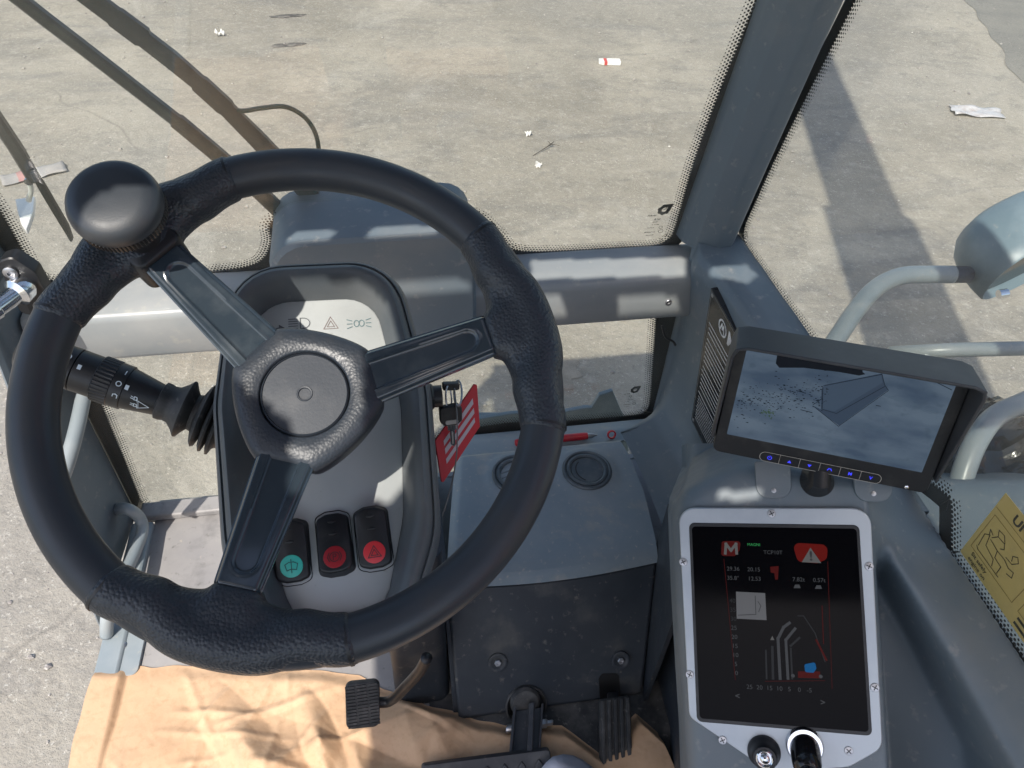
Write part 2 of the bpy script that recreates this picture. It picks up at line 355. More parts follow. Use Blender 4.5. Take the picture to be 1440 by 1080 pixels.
# ================================================================ ground and litter
def ground_mat():
    m = bpy.data.materials.new('dusty_concrete'); m.use_nodes = True
    t = m.node_tree; b = t.nodes['Principled BSDF']; N = t.nodes.new; L = t.links.new
    b.inputs['Roughness'].default_value = .85; b.inputs['Specular IOR Level'].default_value = .25
    tc = N('ShaderNodeTexCoord')
    def nz(scale, det=6, rough=.6, dist=0, sx=1):
        mp = N('ShaderNodeMapping'); mp.inputs['Scale'].default_value = (1, sx, 1); mp.inputs['Rotation'].default_value = (0, 0, .5)
        L(tc.outputs['Object'], mp.inputs[0])
        n = N('ShaderNodeTexNoise'); n.inputs['Scale'].default_value = scale; n.inputs['Detail'].default_value = det
        n.inputs['Roughness'].default_value = rough; n.inputs['Distortion'].default_value = dist
        L(mp.outputs[0], n.inputs['Vector']); return n.outputs[0]
    def rng(x, lo, hi, a=0, c=1):
        r = N('ShaderNodeMapRange'); r.inputs[1].default_value = lo; r.inputs[2].default_value = hi; r.inputs[3].default_value = a; r.inputs[4].default_value = c
        L(x, r.inputs[0]); return r.outputs[0]
    def mix(f, a, c):
        x = N('ShaderNodeMix'); x.data_type = 'RGBA'; L(f, x.inputs[0])
        for q, k in ((a, 6), (c, 7)):
            if isinstance(q, tuple): x.inputs[k].default_value = q + (1,)
            else: L(q, x.inputs[k])
        return x.outputs[2]
    c = mix(rng(nz(.55, 8, .62, .6), .40, .62), (.262, .238, .196), (.372, .338, .278))       # dust over worn concrete
    c = mix(rng(nz(1.1, 9, .70, .9, 2.4), .50, .66, 0, .8), c, (.205, .192, .172))
    c = mix(rng(nz(.22, 6, .6, .5), .45, .62, 0, .5), c, (.30, .285, .255))              # grey worn bands
    c = mix(rng(nz(.9, 9, .7, 1.2, .6), .58, .74, 0, .7), c, (.44, .415, .365))                 # pale dust drifts
    c = mix(rng(nz(5, 9, .75), .52, .70, 0, .6), c, (.175, .165, .148))
    c = mix(rng(nz(14, 8, .75), .52, .68, 0, .55), c, (.45, .42, .365))                         # small blotches
    c = mix(rng(nz(30, 7, .8), .53, .68, 0, .55), c, (.145, .133, .115))                       # grit
    c = mix(rng(nz(55, 5, .75), .58, .68, 0, .8), c, (.60, .57, .50))                           # light specks
    v = N('ShaderNodeTexVoronoi'); v.feature = 'DISTANCE_TO_EDGE'; v.inputs['Scale'].default_value = .55
    mp = N('ShaderNodeMix'); mp.data_type = 'VECTOR'; mp.inputs[0].default_value = .22
    n3 = N('ShaderNodeTexNoise'); n3.inputs['Scale'].default_value = 1.7; n3.inputs['Detail'].default_value = 7
    L(tc.outputs['Object'], n3.inputs['Vector']); L(tc.outputs['Object'], mp.inputs[4]); L(n3.outputs['Color'], mp.inputs[5]); L(mp.outputs[1], v.inputs['Vector'])
    crack = rng(v.outputs['Distance'], .0, .006, 1, 0)
    ck = N('ShaderNodeMath'); ck.operation = 'MULTIPLY'; L(crack, ck.inputs[0]); L(rng(nz(.6, 3), .50, .64, 0, .4), ck.inputs[1])
    c = mix(ck.outputs[0], c, (.13, .12, .105))
    L(c, b.inputs['Base Color'])
    bp = N('ShaderNodeBump'); bp.inputs['Distance'].default_value = .02; bp.inputs['Strength'].default_value = .8
    ad = N('ShaderNodeMath'); ad.operation = 'ADD'; L(nz(9, 9, .72), ad.inputs[0])
    ms = N('ShaderNodeMath'); ms.operation = 'MULTIPLY'; L(nz(60, 5, .7), ms.inputs[0]); ms.inputs[1].default_value = .5; L(ms.outputs[0], ad.inputs[1])
    L(ad.outputs[0], bp.inputs['Height']); L(bp.outputs[0], b.inputs['Normal'])
    return m
mg = ground_mat()
struct(MB().add([(-400, -400, GZ), (400, -400, GZ), (400, 400, GZ), (-400, 400, GZ)], [(0, 1, 2, 3)]).build('ground', mg))

def blob(mb, c, rx, ry, rz, rot=0, seed=0, n=7, m=5, rough=.3):
    c = V(c); cr, sr = math.cos(rot), math.sin(rot); secs = []
    for i in range(m):
        ph = math.pi * (i + .5) / m; ring = []
        for k in range(n):
            t = 2 * math.pi * k / n
            q = V((math.sin(ph) * math.cos(t), math.sin(ph) * math.sin(t), -math.cos(ph)))
            q *= 1 + rough * MN.noise(q * 1.4 + V((seed * 3.7, seed * 1.3, 0)))
            x, y = q.x * rx, q.y * ry
            ring.append(c + V((x * cr - y * sr, x * sr + y * cr, q.z * rz + rz * .6)))
        secs.append(ring)
    return mb.loft(secs)
# darker worn slab at the far right
P = [atZ(x, y, GZ) for x, y in ((1338, -40), (1372, 20), (1402, 62), (1425, 98), (1475, 150), (1700, 190), (1900, -40))]
ms = mat('worn_slab', (.155, .15, .135), .85, var=[(1.5, (.20, .19, .165), .4, .62, 8), (30, (.10, .095, .09), .55, .75, 6), (70, (.34, .32, .28), .62, .72, 4)], bump=[('noise', 20, .01, .4)])
fr = Fr((0, 0, GZ + .004), (1, 0, 0), (0, 1, 0), (0, 0, 1))
edge = []
for a, b in zip(P, P[1:] + P[:1]):
    for k in range(14):
        q = a.lerp(b, k / 14); edge.append((q.x + .08 * MN.noise(q * 2.3), q.y + .08 * MN.noise(q * 2.3 + V((9, 9, 9)))))
struct(MB().flat(fr, edge, 0).build('concrete_apron', ms))
# dark stains on the concrete
mst = mat('stain', (.075, .068, .06), .8, var=[(14, (.20, .18, .155), .46, .64, 6)])
for k, (x, y, L_, W_, rt) in enumerate(((405, 22, .24, .05, .15), (406, 63, .22, .05, .12))):
    c = atZ(x, y, GZ + .004); f2 = Fr(c, (math.cos(rt), math.sin(rt), 0), (-math.sin(rt), math.cos(rt), 0), (0, 0, 1))
    pts = []
    for i in range(40):
        t = 2 * math.pi * i / 40; r = 1 + .35 * MN.noise(V((math.cos(t) * 2, math.sin(t) * 2, k * 5)))
        pts.append((L_ * .75 * r * math.cos(t), W_ * r * math.sin(t)))
    struct(MB().flat(f2, pts, 0).build('stain', mst))
mp_ = mat('damp_patch', (.20, .175, .14), .8, var=[(12, (.29, .255, .205), .42, .62, 7)])
c = atZ(775, 520, GZ + .004); pts = []
for i in range(60):
    t = 2 * math.pi * i / 60; r = 1 + .6 * MN.noise(V((math.cos(t) * 2.2, math.sin(t) * 2.2, 3.1)))
    pts.append((.14 * r * math.cos(t), .16 * r * math.sin(t)))
struct(MB().flat(Fr(c, (1, 0, 0), (0, 1, 0), (0, 0, 1)), pts, 0).build('stain', mp_))
# loose grit
g = MB()
for i in range(2600):
    if i < 1900: x, y = random.uniform(-5, 8), random.uniform(1.7, 9.5)
    else: x, y = random.uniform(-3.2, -.7), random.uniform(-.6, 3.4)
    r = .0035 + .011 * random.random() ** 5
    blob(g, (x, y, GZ), r * random.uniform(.8, 1.5), r, r * .6, random.random() * 6, i, 5, 3, .4)
struct(g.build('gravel', m_pebble, ang=30), 'stuff')
# litter
def scrap(name, px, L_, W_, rot, m, label, cat, h=.02, seed=1, mats=None, band=None):
    c = atZ(px[0], px[1], GZ + .003); cr, sr = math.cos(rot), math.sin(rot); mb = MB(); n1, n2 = 16, 10
    def f(a, b):
        x, y = (a - .5) * L_, (b - .5) * W_
        x += .10 * L_ * MN.noise(V((b * 3, seed, 1))); y += .16 * W_ * MN.noise(V((a * 3, seed, 4)))
        z = h * (.5 + MN.noise(V((a * 3.1, b * 2.7, seed)))) ; z = max(z, .001)
        return c + V((x * cr - y * sr, x * sr + y * cr, z))
    mb.grid(f, n1, n2)
    if band: mb.m = [1 if band[0] <= (i // n2) / n1 < band[1] else 0 for i in range(n1 * n2)]
    o = mb.build(name, mats or m, recalc=False, ang=25); s = o.modifiers.new('solid', 'SOLIDIFY'); s.thickness = .001
    return tag(o, label, cat)
c = atZ(856, 89, GZ + .004); f2 = Fr(c, (.99, -.1, 0), (.1, .99, 0), (0, 0, 1))
t = thing('flattened_packet', 'flattened white packet with a red band lying on the pale concrete ahead', 'litter', c)
MB().prism(f2, fillet([(-.02, -.045), (.105, -.05), (.108, .04), (-.018, .045)], .006), 0, .03, inset=.003).build('carton', m_trash, t)
MB().prism(f2, [(-.095, -.02), (-.06, -.046), (-.048, -.046), (-.048, .044), (-.09, .04)], 0, .028).build('lid', m_trash, t)
MB().prism(f2, [(-.0475, -.046), (-.0205, -.046), (-.0205, .045), (-.0475, .045)], 0, .0295).build('band', m_trashr, t)
scrap('paper_scrap', (1373, 159), .42, .19, -.25, m_clear, 'thin pale sheet of torn film lying on the concrete at the far right', 'litter', .03, 3)
scrap('paper_scrap', (310, 50), .08, .05, .4, m_trash, 'small crumpled white scrap on the concrete between the stains and the wipers', 'litter', .05, 5)
scrap('paper_scrap', (743, 190), .05, .04, .4, m_trash, 'tiny white scrap just above left of the dry twig', 'litter', .03, 6)
scrap('paper_scrap', (757, 234), .05, .04, .9, m_trash, 'tiny white scrap just below the dry twig on the concrete', 'litter', .03, 7)
scrap('plastic_wrapper', (48, 245), .40, .17, .45, None, 'torn grey wrapper with a reddish stripe lying flat on the ground beyond the round knob', 'litter', .025, 8, mats=[mat('wrapper_film', (.33, .31, .29), .45), mat('wrapper_print', (.40, .22, .20), .5)], band=(.22, .34))
c = atZ(775, 207, GZ + .006); tw = MB()
tw.tube([c + V((-.16, -.12, 0)), c + V((-.05, -.03, .012)), c + V((.0, .01, .02)), c + V((.03, .05, .02))], [.002, .003, .005, .002], 6)
tw.tube([c + V((0, .01, .02)), c + V((.06, -.02, .02))], [.004, .002], 6); tw.tube([c + V((0, 0, .02)), c + V((-.02, .04, .03))], [.004, .002], 6)
tag(tw.build('twig', mat('twig_bark', (.06, .05, .04), .8)), 'small dry dark twig lying on the pale concrete', 'twig')
# ================================================================ the cab shell of the telehandler
cab = thing('telehandler', 'grey interior cab of a yard telehandler with large windows and dusty trim', 'vehicle', (0, .3, 0))
# floor
MB().bx(-.557, .62, -.8, 1.06, -.06, 0).build('floor', m_floor, cab)
MB().bx(-.599, -.555, -.8, 1.0, -.075, .012).build('door_sill', m_tube, cab, bevel=.006)
# seam strip across the floor front
MB().bx(-.585, -.02, 1.005, 1.045, 0.001, .018).build('floor_lip', m_floor, cab, bevel=.004)
# tread plate by the door with its screw
c = atZ(172, 915, .004); f = Fr(c, (1, 0, 0), (0, 1, 0), (0, 0, 1))
pl = MB().prism(f, fillet([(-.028, -.05), (.036, -.05), (.036, .036), (-.028, .036)], .012), -.003, .003, inset=.001).build('threshold_plate', m_tube, cab)
MB().lathe(Fr(f.p(-.002, .008, .003), f.u, f.v, f.n), [(.009, 0), (.009, .0015), (.007, .003), (.0045, .0032), (.004, .0012)], 20).build('screw', m_steel, pl)
# cross beam under the windscreen: a folded section with a flat face, a rounded lip and a sloping shelf
prof = [(1.093, .47), (1.093, .549), (1.085, .551), (1.04, .549), (1.008, .545), (1.001, .540), (.998, .530), (.998, .462), (1.004, .452), (1.03, .449)]
bs = MB()
bs.loft([[V((x, y, z)) for y, z in prof] for x in (-.60, -.3, 0, .3, .60)])
beam = bs.build('front_beam', m_paint, cab, ang=50)
q = atY(940, 425, .997); fb = Fr(q, (1, 0, 0), (0, 0, 1), (0, -1, 0))
MB().lathe(fb, [(.006, -.002), (.006, .001), (.005, .002), (.003, .002), (.0025, .0005)], 18).build('screw', m_steel, beam)
# wiper motor cover standing on the beam
x0 = atY(388, 420, .955).x; x1 = atY(670, 420, .955).x
def cov(y, grow, ztop, zb):
    return [V((x, y, z)) for x, z in polar(fillet([(x0 - grow, zb), (x1 + grow, zb), (x1 + grow, ztop), (x0 - grow, ztop)], [.004, .004, .045, .055], 8), 80, (x0 + x1) / 2, .58)]
zt = atY(500, 334, .957).z
MB().loft([cov(1.10, .004, zt + .004, .44), cov(.975, .002, zt, .44), cov(.962, -.001, zt - .003, .44), cov(.957, -.006, zt - .010, .445)]).build('wiper_motor_cover', m_trim, cab, ang=28)
# ---- glass panes
def pane(fr, pts, name, m, th=.005):
    return MB().prism(fr, pts, 0, th).build(name, m, cab, ang=30)
def frit(fr, path, side, parent, band=.028, rows=4, sp=.0056, r0=.0021, c=-.0008, closed=False):
    mb = MB(); P = [V((a, b, 0)) for a, b in path]; acc = [0]
    for a, b in zip(P[:-1], P[1:]): acc.append(acc[-1] + (b - a).length)
    def pt(s):
        for i in range(len(P) - 1):
            if s <= acc[i + 1] or i == len(P) - 2:
                t = (P[i + 1] - P[i]).normalized(); q = P[i] + t * (s - acc[i]); return q, V((-t.y, t.x, 0)) * side
    nrm = []
    for i in range(len(P)):
        t = (P[min(i + 1, len(P) - 1)] - P[max(i - 1, 0)]).normalized(); nrm.append(V((-t.y, t.x, 0)) * side)
    vs = []
    for q, n_ in zip(P, nrm): o_ = q - n_ * band; vs += [fr.p(q.x, q.y, c), fr.p(o_.x, o_.y, c)]
    mb.add(vs, [(2 * i, 2 * i + 1, 2 * i + 3, 2 * i + 2) for i in range(len(P) - 1)])
    for k in range(rows):
        s = (k % 2) * sp / 2; r = r0 * (1.12 - .20 * k)
        while s < acc[-1]:
            q, n_ = pt(s); d = q + n_ * (.0012 + k * sp * .80)
            mb.add([fr.p(d.x + r * math.cos(j * math.pi / 4), d.y + r * math.sin(j * math.pi / 4), c) for j in range(8)], [tuple(range(8))])
            s += sp
    return mb.build('frit_border', m_frit, parent, recalc=False)
# windscreen: leans back towards the roof
la = rad(12)
fw = Fr((0, 1.095, .553), (1, 0, 0), (0, -math.sin(la), math.cos(la)), (0, -math.cos(la), -math.sin(la)))
ws = pane(fw, [(-.64, .0), (.54, .0), (.545, 1.1), (-.645, 1.1)], 'windscreen', m_gl)
pp = [(-140, 60), (-60, 205), (0, 297), (30, 350), (47, 380), (60, 391), (80, 395), (170, 391), (305, 381), (352, 374), (372, 362), (381, 340), (379, 318), (392, 306), (420, 302), (572, 298), (660, 300), (700, 330), (735, 354), (880, 348), (922, 345), (938, 338), (949, 322), (975, 232), (1008, 140), (1040, 60), (1075, -25), (1120, -140)]
path = [fw.px(x, y) for x, y in pp]
path = [tuple(q)[:2] for q in spline([(a, b, 0) for a, b in path], 5)]
frit(fw, path, 1, ws)
# maker's stamp on the windscreen, read from outside
def stamp(fr, x, y, s, parent):
    mb = MB(); a0, b0 = fr.px(x, y); g_ = fr.sub(a0, b0, -.0009)
    body = fillet([(-.9, .15), (-.2, .95), (1.1, 1.05), (.75, -.15), (.1, -.95), (-.75, -.75)], .5, 6)
    mb.strokes(g_, [[(1.0 * s, 1.0 * s), (-.15 * s, .9 * s), (-.75 * s, .25 * s), (-.65 * s, -.4 * s), (-.1 * s, -.72 * s), (.55 * s, -.5 * s), (.8 * s, .1 * s), (.98 * s, .9 * s)]], .62 * s, 0)
    mb.strokes(g_, [[(-.2 * s, .05 * s), (.55 * s, .28 * s)], [(.0, .42 * s), (.6 * s, .6 * s)]], .13 * s, -.0001)
    for k, (dx, dy, l, w_) in enumerate(((-2.2, -1.1, 1.6, .28), (-.9, -2.0, 1.3, .36), (-1.0, -2.6, 1.0, .16), (-1.2, -3.2, 1.8, .14), (-1.6, -3.9, 1.2, .14), (-2.0, -4.9, 2.0, .18), (-1.5, -5.6, 1.5, .12))):
        n_ = int(l / .22)
        for j in range(n_):
            if random.random() < .86:
                xx = dx * s + j * .22 * s - .3 * s
                mb.strokes(g_, [[(xx, dy * s - w_ * s * .4), (xx + random.uniform(-.05, .1) * s, dy * s + w_ * s * .4)]], .11 * s, 0)
    mb.strokes(g_, [[(q[0] * s + .35 * s, q[1] * s - 3.9 * s) for q in circ(.3, 10)] + [(.65 * s, -3.9 * s)]], .08 * s, 0)
    mb.strokes(g_, [[(q[0] * s + .55 * s, q[1] * s - 4.8 * s) for q in circ(.4, 10)] + [(.95 * s, -4.8 * s)]], .09 * s, 0)
    return mb.build('maker_stamp', m_frit, parent, recalc=False)
stamp(fw, 934, 296, .0105, ws)
# lower front window
fl = Fr((0, 1.048, 0), (1, 0, 0), (0, 0, 1), (0, -1, 0))
lw = pane(fl, [(-.625, .0), (.53, .0), (.53, .47), (-.625, .47)], 'lower_window', m_gl)
pp = [(112, 470), (128, 525), (145, 575), (172, 640), (192, 690), (200, 706), (216, 713), (310, 703), (470, 655), (680, 600), (800, 592), (893, 584), (908, 578), (914, 566), (918, 520), (923, 445)]
path = [tuple(q)[:2] for q in spline([(*fl.px(x, y), 0) for x, y in pp], 5)]
frit(fl, path, 1, lw, band=.055)
stamp(fl, 893, 549, .0085, lw)
# right side window
SX = .606
fs = Fr((SX, .3, .6), (0, -1, 0), (0, 0, 1), (-1, 0, 0))
a_, b_ = fs.px(1335, 745)
sw = pane(fs, [(-.80, -.06), (1.2, -.06), (1.2, 1.0), (-.66, 1.0)], 'side_window', m_glr)
pp = [(1262, -140), (1232, -70), (1200, 3), (1140, 122), (1090, 222), (1058, 292), (1047, 318), (1046, 338), (1056, 356), (1130, 462), (1240, 618), (1322, 690), (1336, 708), (1337, 770), (1344, 792), (1440, 928), (1560, 1098)]
path = [tuple(q)[:2] for q in spline([(*fs.px(x, y), 0) for x, y in pp], 5)]
frit(fs, path, 1, sw, band=.02)
# ---- right front pillar
def pil(z, pts): return [V((x, y, z)) for x, y in pts]
def psec(z):
    t = (z - .56); yb = 1.10 - t * math.tan(la); xl = lerp(.492, .498, t); 
    yr = 1.066 - .22 * t - .03 * t * t
    P0 = [(xl, yb), (xl + .004, yb - .03), (xl + .018, yb - .055), (xl + .045, (yb + yr) / 2 - .062), (.570, yr - .036), (.586, yr - .014), (.590, yr + .010), (.625, yr + .04), (.60, yb + .05), (.53, yb + .045)]
    return pil(z, fillet(P0, .012, 4))
MB().loft([psec(z) for z in (.572, .60, .66, .75, .85, .95, 1.05, 1.2, 1.4, 1.62)]).build('front_pillar', m_trim, cab, ang=60)
# ---- moulded trim in the right front corner: corner post, side wall and the deck up to the side glass
plan = spline([(.508, 1.046, 0), (.519, 1.036, 0), (.529, 1.012, 0), (.538, .98, 0), (.545, .93, 0), (.553, .86, 0), (.556, .75, 0), (.556, .62, 0), (.556, .45, 0)], 6)
def trimf(u, v):
    i = u * (len(plan) - 1); k = min(int(i), len(plan) - 2); p = plan[k].lerp(plan[k + 1], i - k); t = (plan[k + 1] - plan[k]).normalized()
    n_ = V((t.y, -t.x, 0)) * (1 if True else -1)                 # towards the cab interior (-x)
    if n_.x > 0: n_ = -n_
    prof = [(.135, .196), (.10, .198), (.06, .206), (.035, .222), (.018, .248), (.006, .29), (-.004, .36), (-.002, .45), (.006, .54), (.006, .565), (.000, .581), (-.012, .590), (-.035, .592), (-.07, .586), (-.13, .575)]
    j = v * (len(prof) - 1); m_ = min(int(j), len(prof) - 2); fr_ = j - m_
    d = lerp(prof[m_][0], prof[m_ + 1][0], fr_); z = lerp(prof[m_][1], prof[m_ + 1][1], fr_)
    s0 = sm(0, .34, u)
    lean = -(z - .2) * .10 * s0                                # wall leans in towards its top
    if z < .30: d = d * (.12 + .88 * s0)
    if d < 0: d *= s0 if v < .8 else 1
    if v < .3: z = lerp(lerp(.11, z, v / .3), z, s0)
    q = p + n_ * (d - lean)
    if v > .75: q.x = min(q.x, .604); q.y = min(q.y, 1.07)
    return V((q.x, q.y, z))
MB().grid(trimf, 96, 60).build('corner_trim', m_trim, cab, ang=180)
# ---- left front post from floor to beam, outside the frit
def lpost(u, v):
    z = v * .62 - .01; yo = .785 + .155 * min(1, z / .55)
    tab = [V((-.596 - .012 * (1 - z / .6), 1.047, 0)), V((-.604, 1.03, 0)), V((-.606, .995, 0)), V((-.612, lerp(yo, .99, .5), 0)), V((-.606, yo, 0)), V((-.612, yo - .010, 0)), V((-.625, yo + .01, 0))]
    i = u * (len(tab) - 1); k = min(int(i), len(tab) - 2); p = tab[k].lerp(tab[k + 1], i - k); return V((p.x, p.y, z))
MB().grid(lpost, 24, 20).build('door_post', m_trim, cab, ang=60)
MB().loft([pil(.553, [(-.612, 1.10), (-.612, 1.03), (-.66, 1.00), (-.68, 1.10)]), pil(1.62, [(-.612, .875), (-.612, .79), (-.66, .76), (-.68, .86)])]).build('front_pillar', m_trim, cab, bevel=.01)
# grab handle tubes by the door
h = spline([atX(150, 893, -.59), atX(152, 862, -.575), atX(168, 822, -.565), atX(186, 785, -.56), atX(200, 748, -.558), atX(196, 728, -.563), atX(180, 716, -.575), atX(163, 716, -.61)], 7)
MB().tube(h, .0115, 14).build('grab_handle', m_tube, cab, ang=180)
h = spline([atX(128, 500, -.56), atX(120, 545, -.56), atX(106, 610, -.565), atX(88, 668, -.575), atX(62, 720, -.60)], 7)
MB().tube(h, .0125, 14).build('grab_rail', m_tube, cab, ang=180)
# door hinge on the post
hg = thing('door_hinge', 'bright chrome hinge pin on a black bracket beside the open doorway', 'hinge', atY(40, 410, 1.0))
q = atY(38, 405, .985); fh = Fr(q, (1, 0, 0), (0, 0, 1), (0, -1, 0))
MB().prism(fh, fillet([(-.025, -.045), (.012, -.055), (.026, -.03), (.024, .03), (.004, .058), (-.02, .05)], .012), -.02, .004, inset=.002).build('bracket', m_black, hg)
MB().lathe(fh.sub(-.008, .032, .004), [(.010, 0), (.010, .003), (.007, .005), (.004, .005), (.004, .002)], 20).build('screw', m_steel, hg)
a = atY(24, 412, .965); b = atY(-6, 434, .93)
fp = Fr(a, (b - a).cross(V((0, 0, 1))), V((0, 0, 1)), b - a); fp = Fr(a, fp.u, fp.n.cross(fp.u), b - a); L_ = (b - a).length
MB().lathe(fp, [(.010, -.03), (.017, -.02), (.021, -.012), (.021, .0), (.016, .004), (.0135, .006), (.0135, L_), (.0155, L_ + .002), (.0155, L_ + .016), (.012, L_ + .019)], 28).build('pin', m_chrome, hg)
# ---- unseen roof with holes shaped to drop the sun patches, rear pillars and rails
RZ = 1.6
def roofproj(pts, pl):                       # opening through which the sun reaches a patch
    out = []
    for x, y in pts:
        q = on(x, y, *pl); s = (RZ - q.z) / SUN.z; out.append((q.x + SUN.x * s, q.y + SUN.y * s))
    return out
B0 = ((0, 1, 0), .997); B1 = ((0, 1, 0), .957); W1 = ((1, 0, 0), .53); S1 = ((0, 0, 1), .603); C1 = ((0, 0, 1), .205); T1 = ((0, 0, 1), .55)
# roof opening over the instrument face
FP = (tuple(V((.0088, -.4939, .8695)).normalized()), V((.0088, -.4939, .8695)).normalized().dot(V((-.0839, .4141, .9095))) - .15)
openings = [roofproj(p_, pl_) for p_, pl_ in (
    ([(340, 480), (358, 430), (385, 410), (440, 405), (520, 405), (560, 440), (590, 560), (590, 650), (560, 700), (545, 722), (500, 722), (500, 640), (400, 560), (345, 540)], FP),
    ([(392, 352), (463, 349), (463, 308), (392, 308)], B1), ([(508, 346), (614, 341), (614, 300), (508, 303)], B1),
    ([(540, 427), (664, 424), (664, 393), (540, 396)], B1),
    ([(748, 460), (800, 458), (788, 413), (745, 415)], B0), ([(866, 455), (962, 448), (950, 415), (866, 418)], B0),
    ([(996, 388), (1050, 402), (1072, 385), (1052, 366), (996, 372)], S1),
    ([(742, 398), (965, 392), (965, 362), (742, 366)], T1),
    ([(1000, 716), (1070, 716), (1070, 690), (1010, 690)], ((0, 0, 1), .63)))]
NX, NY = 270, 350
rx0, rx1, ry0, ry1 = -.68, .68, -.85, .90
vs = [(lerp(rx0, rx1, i / NX), lerp(ry0, ry1, j / NY), RZ) for i in range(NX + 1) for j in range(NY + 1)]
for sy_ in ((-.62, -.08), (.0, .38)): openings.append([(.27, sy_[0]), (.57, sy_[0]), (.57, sy_[1]), (.27, sy_[1])])   # holes added to let in more sky fill
fsx = []
for i in range(NX):
    for j in range(NY):
        x, y = lerp(rx0, rx1, (i + .5) / NX), lerp(ry0, ry1, (j + .5) / NY)
        if not any(inpoly(x, y, P_) for P_ in openings): fsx.append((i * (NY + 1) + j, (i + 1) * (NY + 1) + j, (i + 1) * (NY + 1) + j + 1, i * (NY + 1) + j + 1))
ro = MB().add(vs, fsx).build('roof', m_trim, cab, recalc=False); s = ro.modifiers.new('solid', 'SOLIDIFY'); s.thickness = .02; s.offset = 1
MB().bx(-.68, -.615, -.85, .86, 1.50, 1.597).build('roof_rail', m_trim, cab, bevel=.01)
MB().bx(.61, .68, -.85, .86, 1.50, 1.597).build('roof_rail', m_trim, cab, bevel=.01)
for sx in (-1, 1):
    MB().bx(min(sx * .60, sx * .67), max(sx * .60, sx * .67), -.85, -.76, -.06, 1.6).build('rear_pillar', m_trim, cab, bevel=.01)
MB().bx(-.66, .66, -.86, -.84, -.06, .75).build('rear_panel', m_trimd, cab)
MB().bx(.612, .66, -.76, 1.03, -.3, .45).build('side_panel', m_trimd, cab)
# the raised boom beside the cab, out of the picture: it throws the long shadow on the yard
e0 = V((1.28, -1.55, -.25)); dr = V((0, math.cos(rad(60)), math.sin(rad(60)))); up_ = V((0, -dr.z, dr.y)); sx = V((1, 0, 0))
mb = MB()
mb.box(e0 + dr * 2.3, sx * .23, up_ * .24, dr * 2.3); mb.box(e0 + dr * 6.6, sx * .19, up_ * .2, dr * 2.0); mb.box(e0 + dr * 10, sx * .15, up_ * .17, dr * 1.4)
mb.build('boom', m_boom, cab, bevel=.01)
# ================================================================ steering wheel
wc = V((-.0839, .4141, .9095)); wn = V((.0088, -.4939, .8695)).normalized()
wu = (V((1, 0, 0)) - wn * wn.x).normalized(); wv = wn.cross(wu)
fwl = Fr(wc, wu, wv, wn)
sw_ = thing('steering_wheel', 'black three spoke steering wheel with textured leather grips and glossy spokes', 'steering wheel', wc)
R0, r0 = .185, .0168
SPK = [rad(131.5), rad(11.5), rad(-108.5)]; HALF = rad(26.2)
def arc(mb, a0, a1, n, rf, cof=lambda d: 0, m=20, cap=True, mid=0):
    secs = []
    for i in range(n + 1):
        t = lerp(a0, a1, i / n); r, off = rf(t - mid), cof(t - mid); e = V((math.cos(t), math.sin(t)))
        secs.append([fwl.p(e.x * (R0 - off + r * math.cos(k * 2 * math.pi / m)), e.y * (R0 - off + r * math.cos(k * 2 * math.pi / m)), r * .98 * math.sin(k * 2 * math.pi / m)) for k in range(m)])
    return mb.loft(secs, cap, cap)
rim = MB()
for i in range(3):                             # three smooth stretches, each ending in a neat step at the grips
    a1 = SPK[i] - HALF; a0 = SPK[(i + 1) % 3] + HALF
    if a0 > a1: a0 -= 2 * math.pi
    g_ = rad(.55)
    arc(rim, a0 + g_, a1 - g_, 60, lambda d: r0, cap=True, m=24)
arc(rim, 0, 2 * math.pi, 160, lambda d: r0 - .0022, cap=False, m=16)   # the core seen in the joints
rim.build('rim', m_rim, sw_, ang=60)
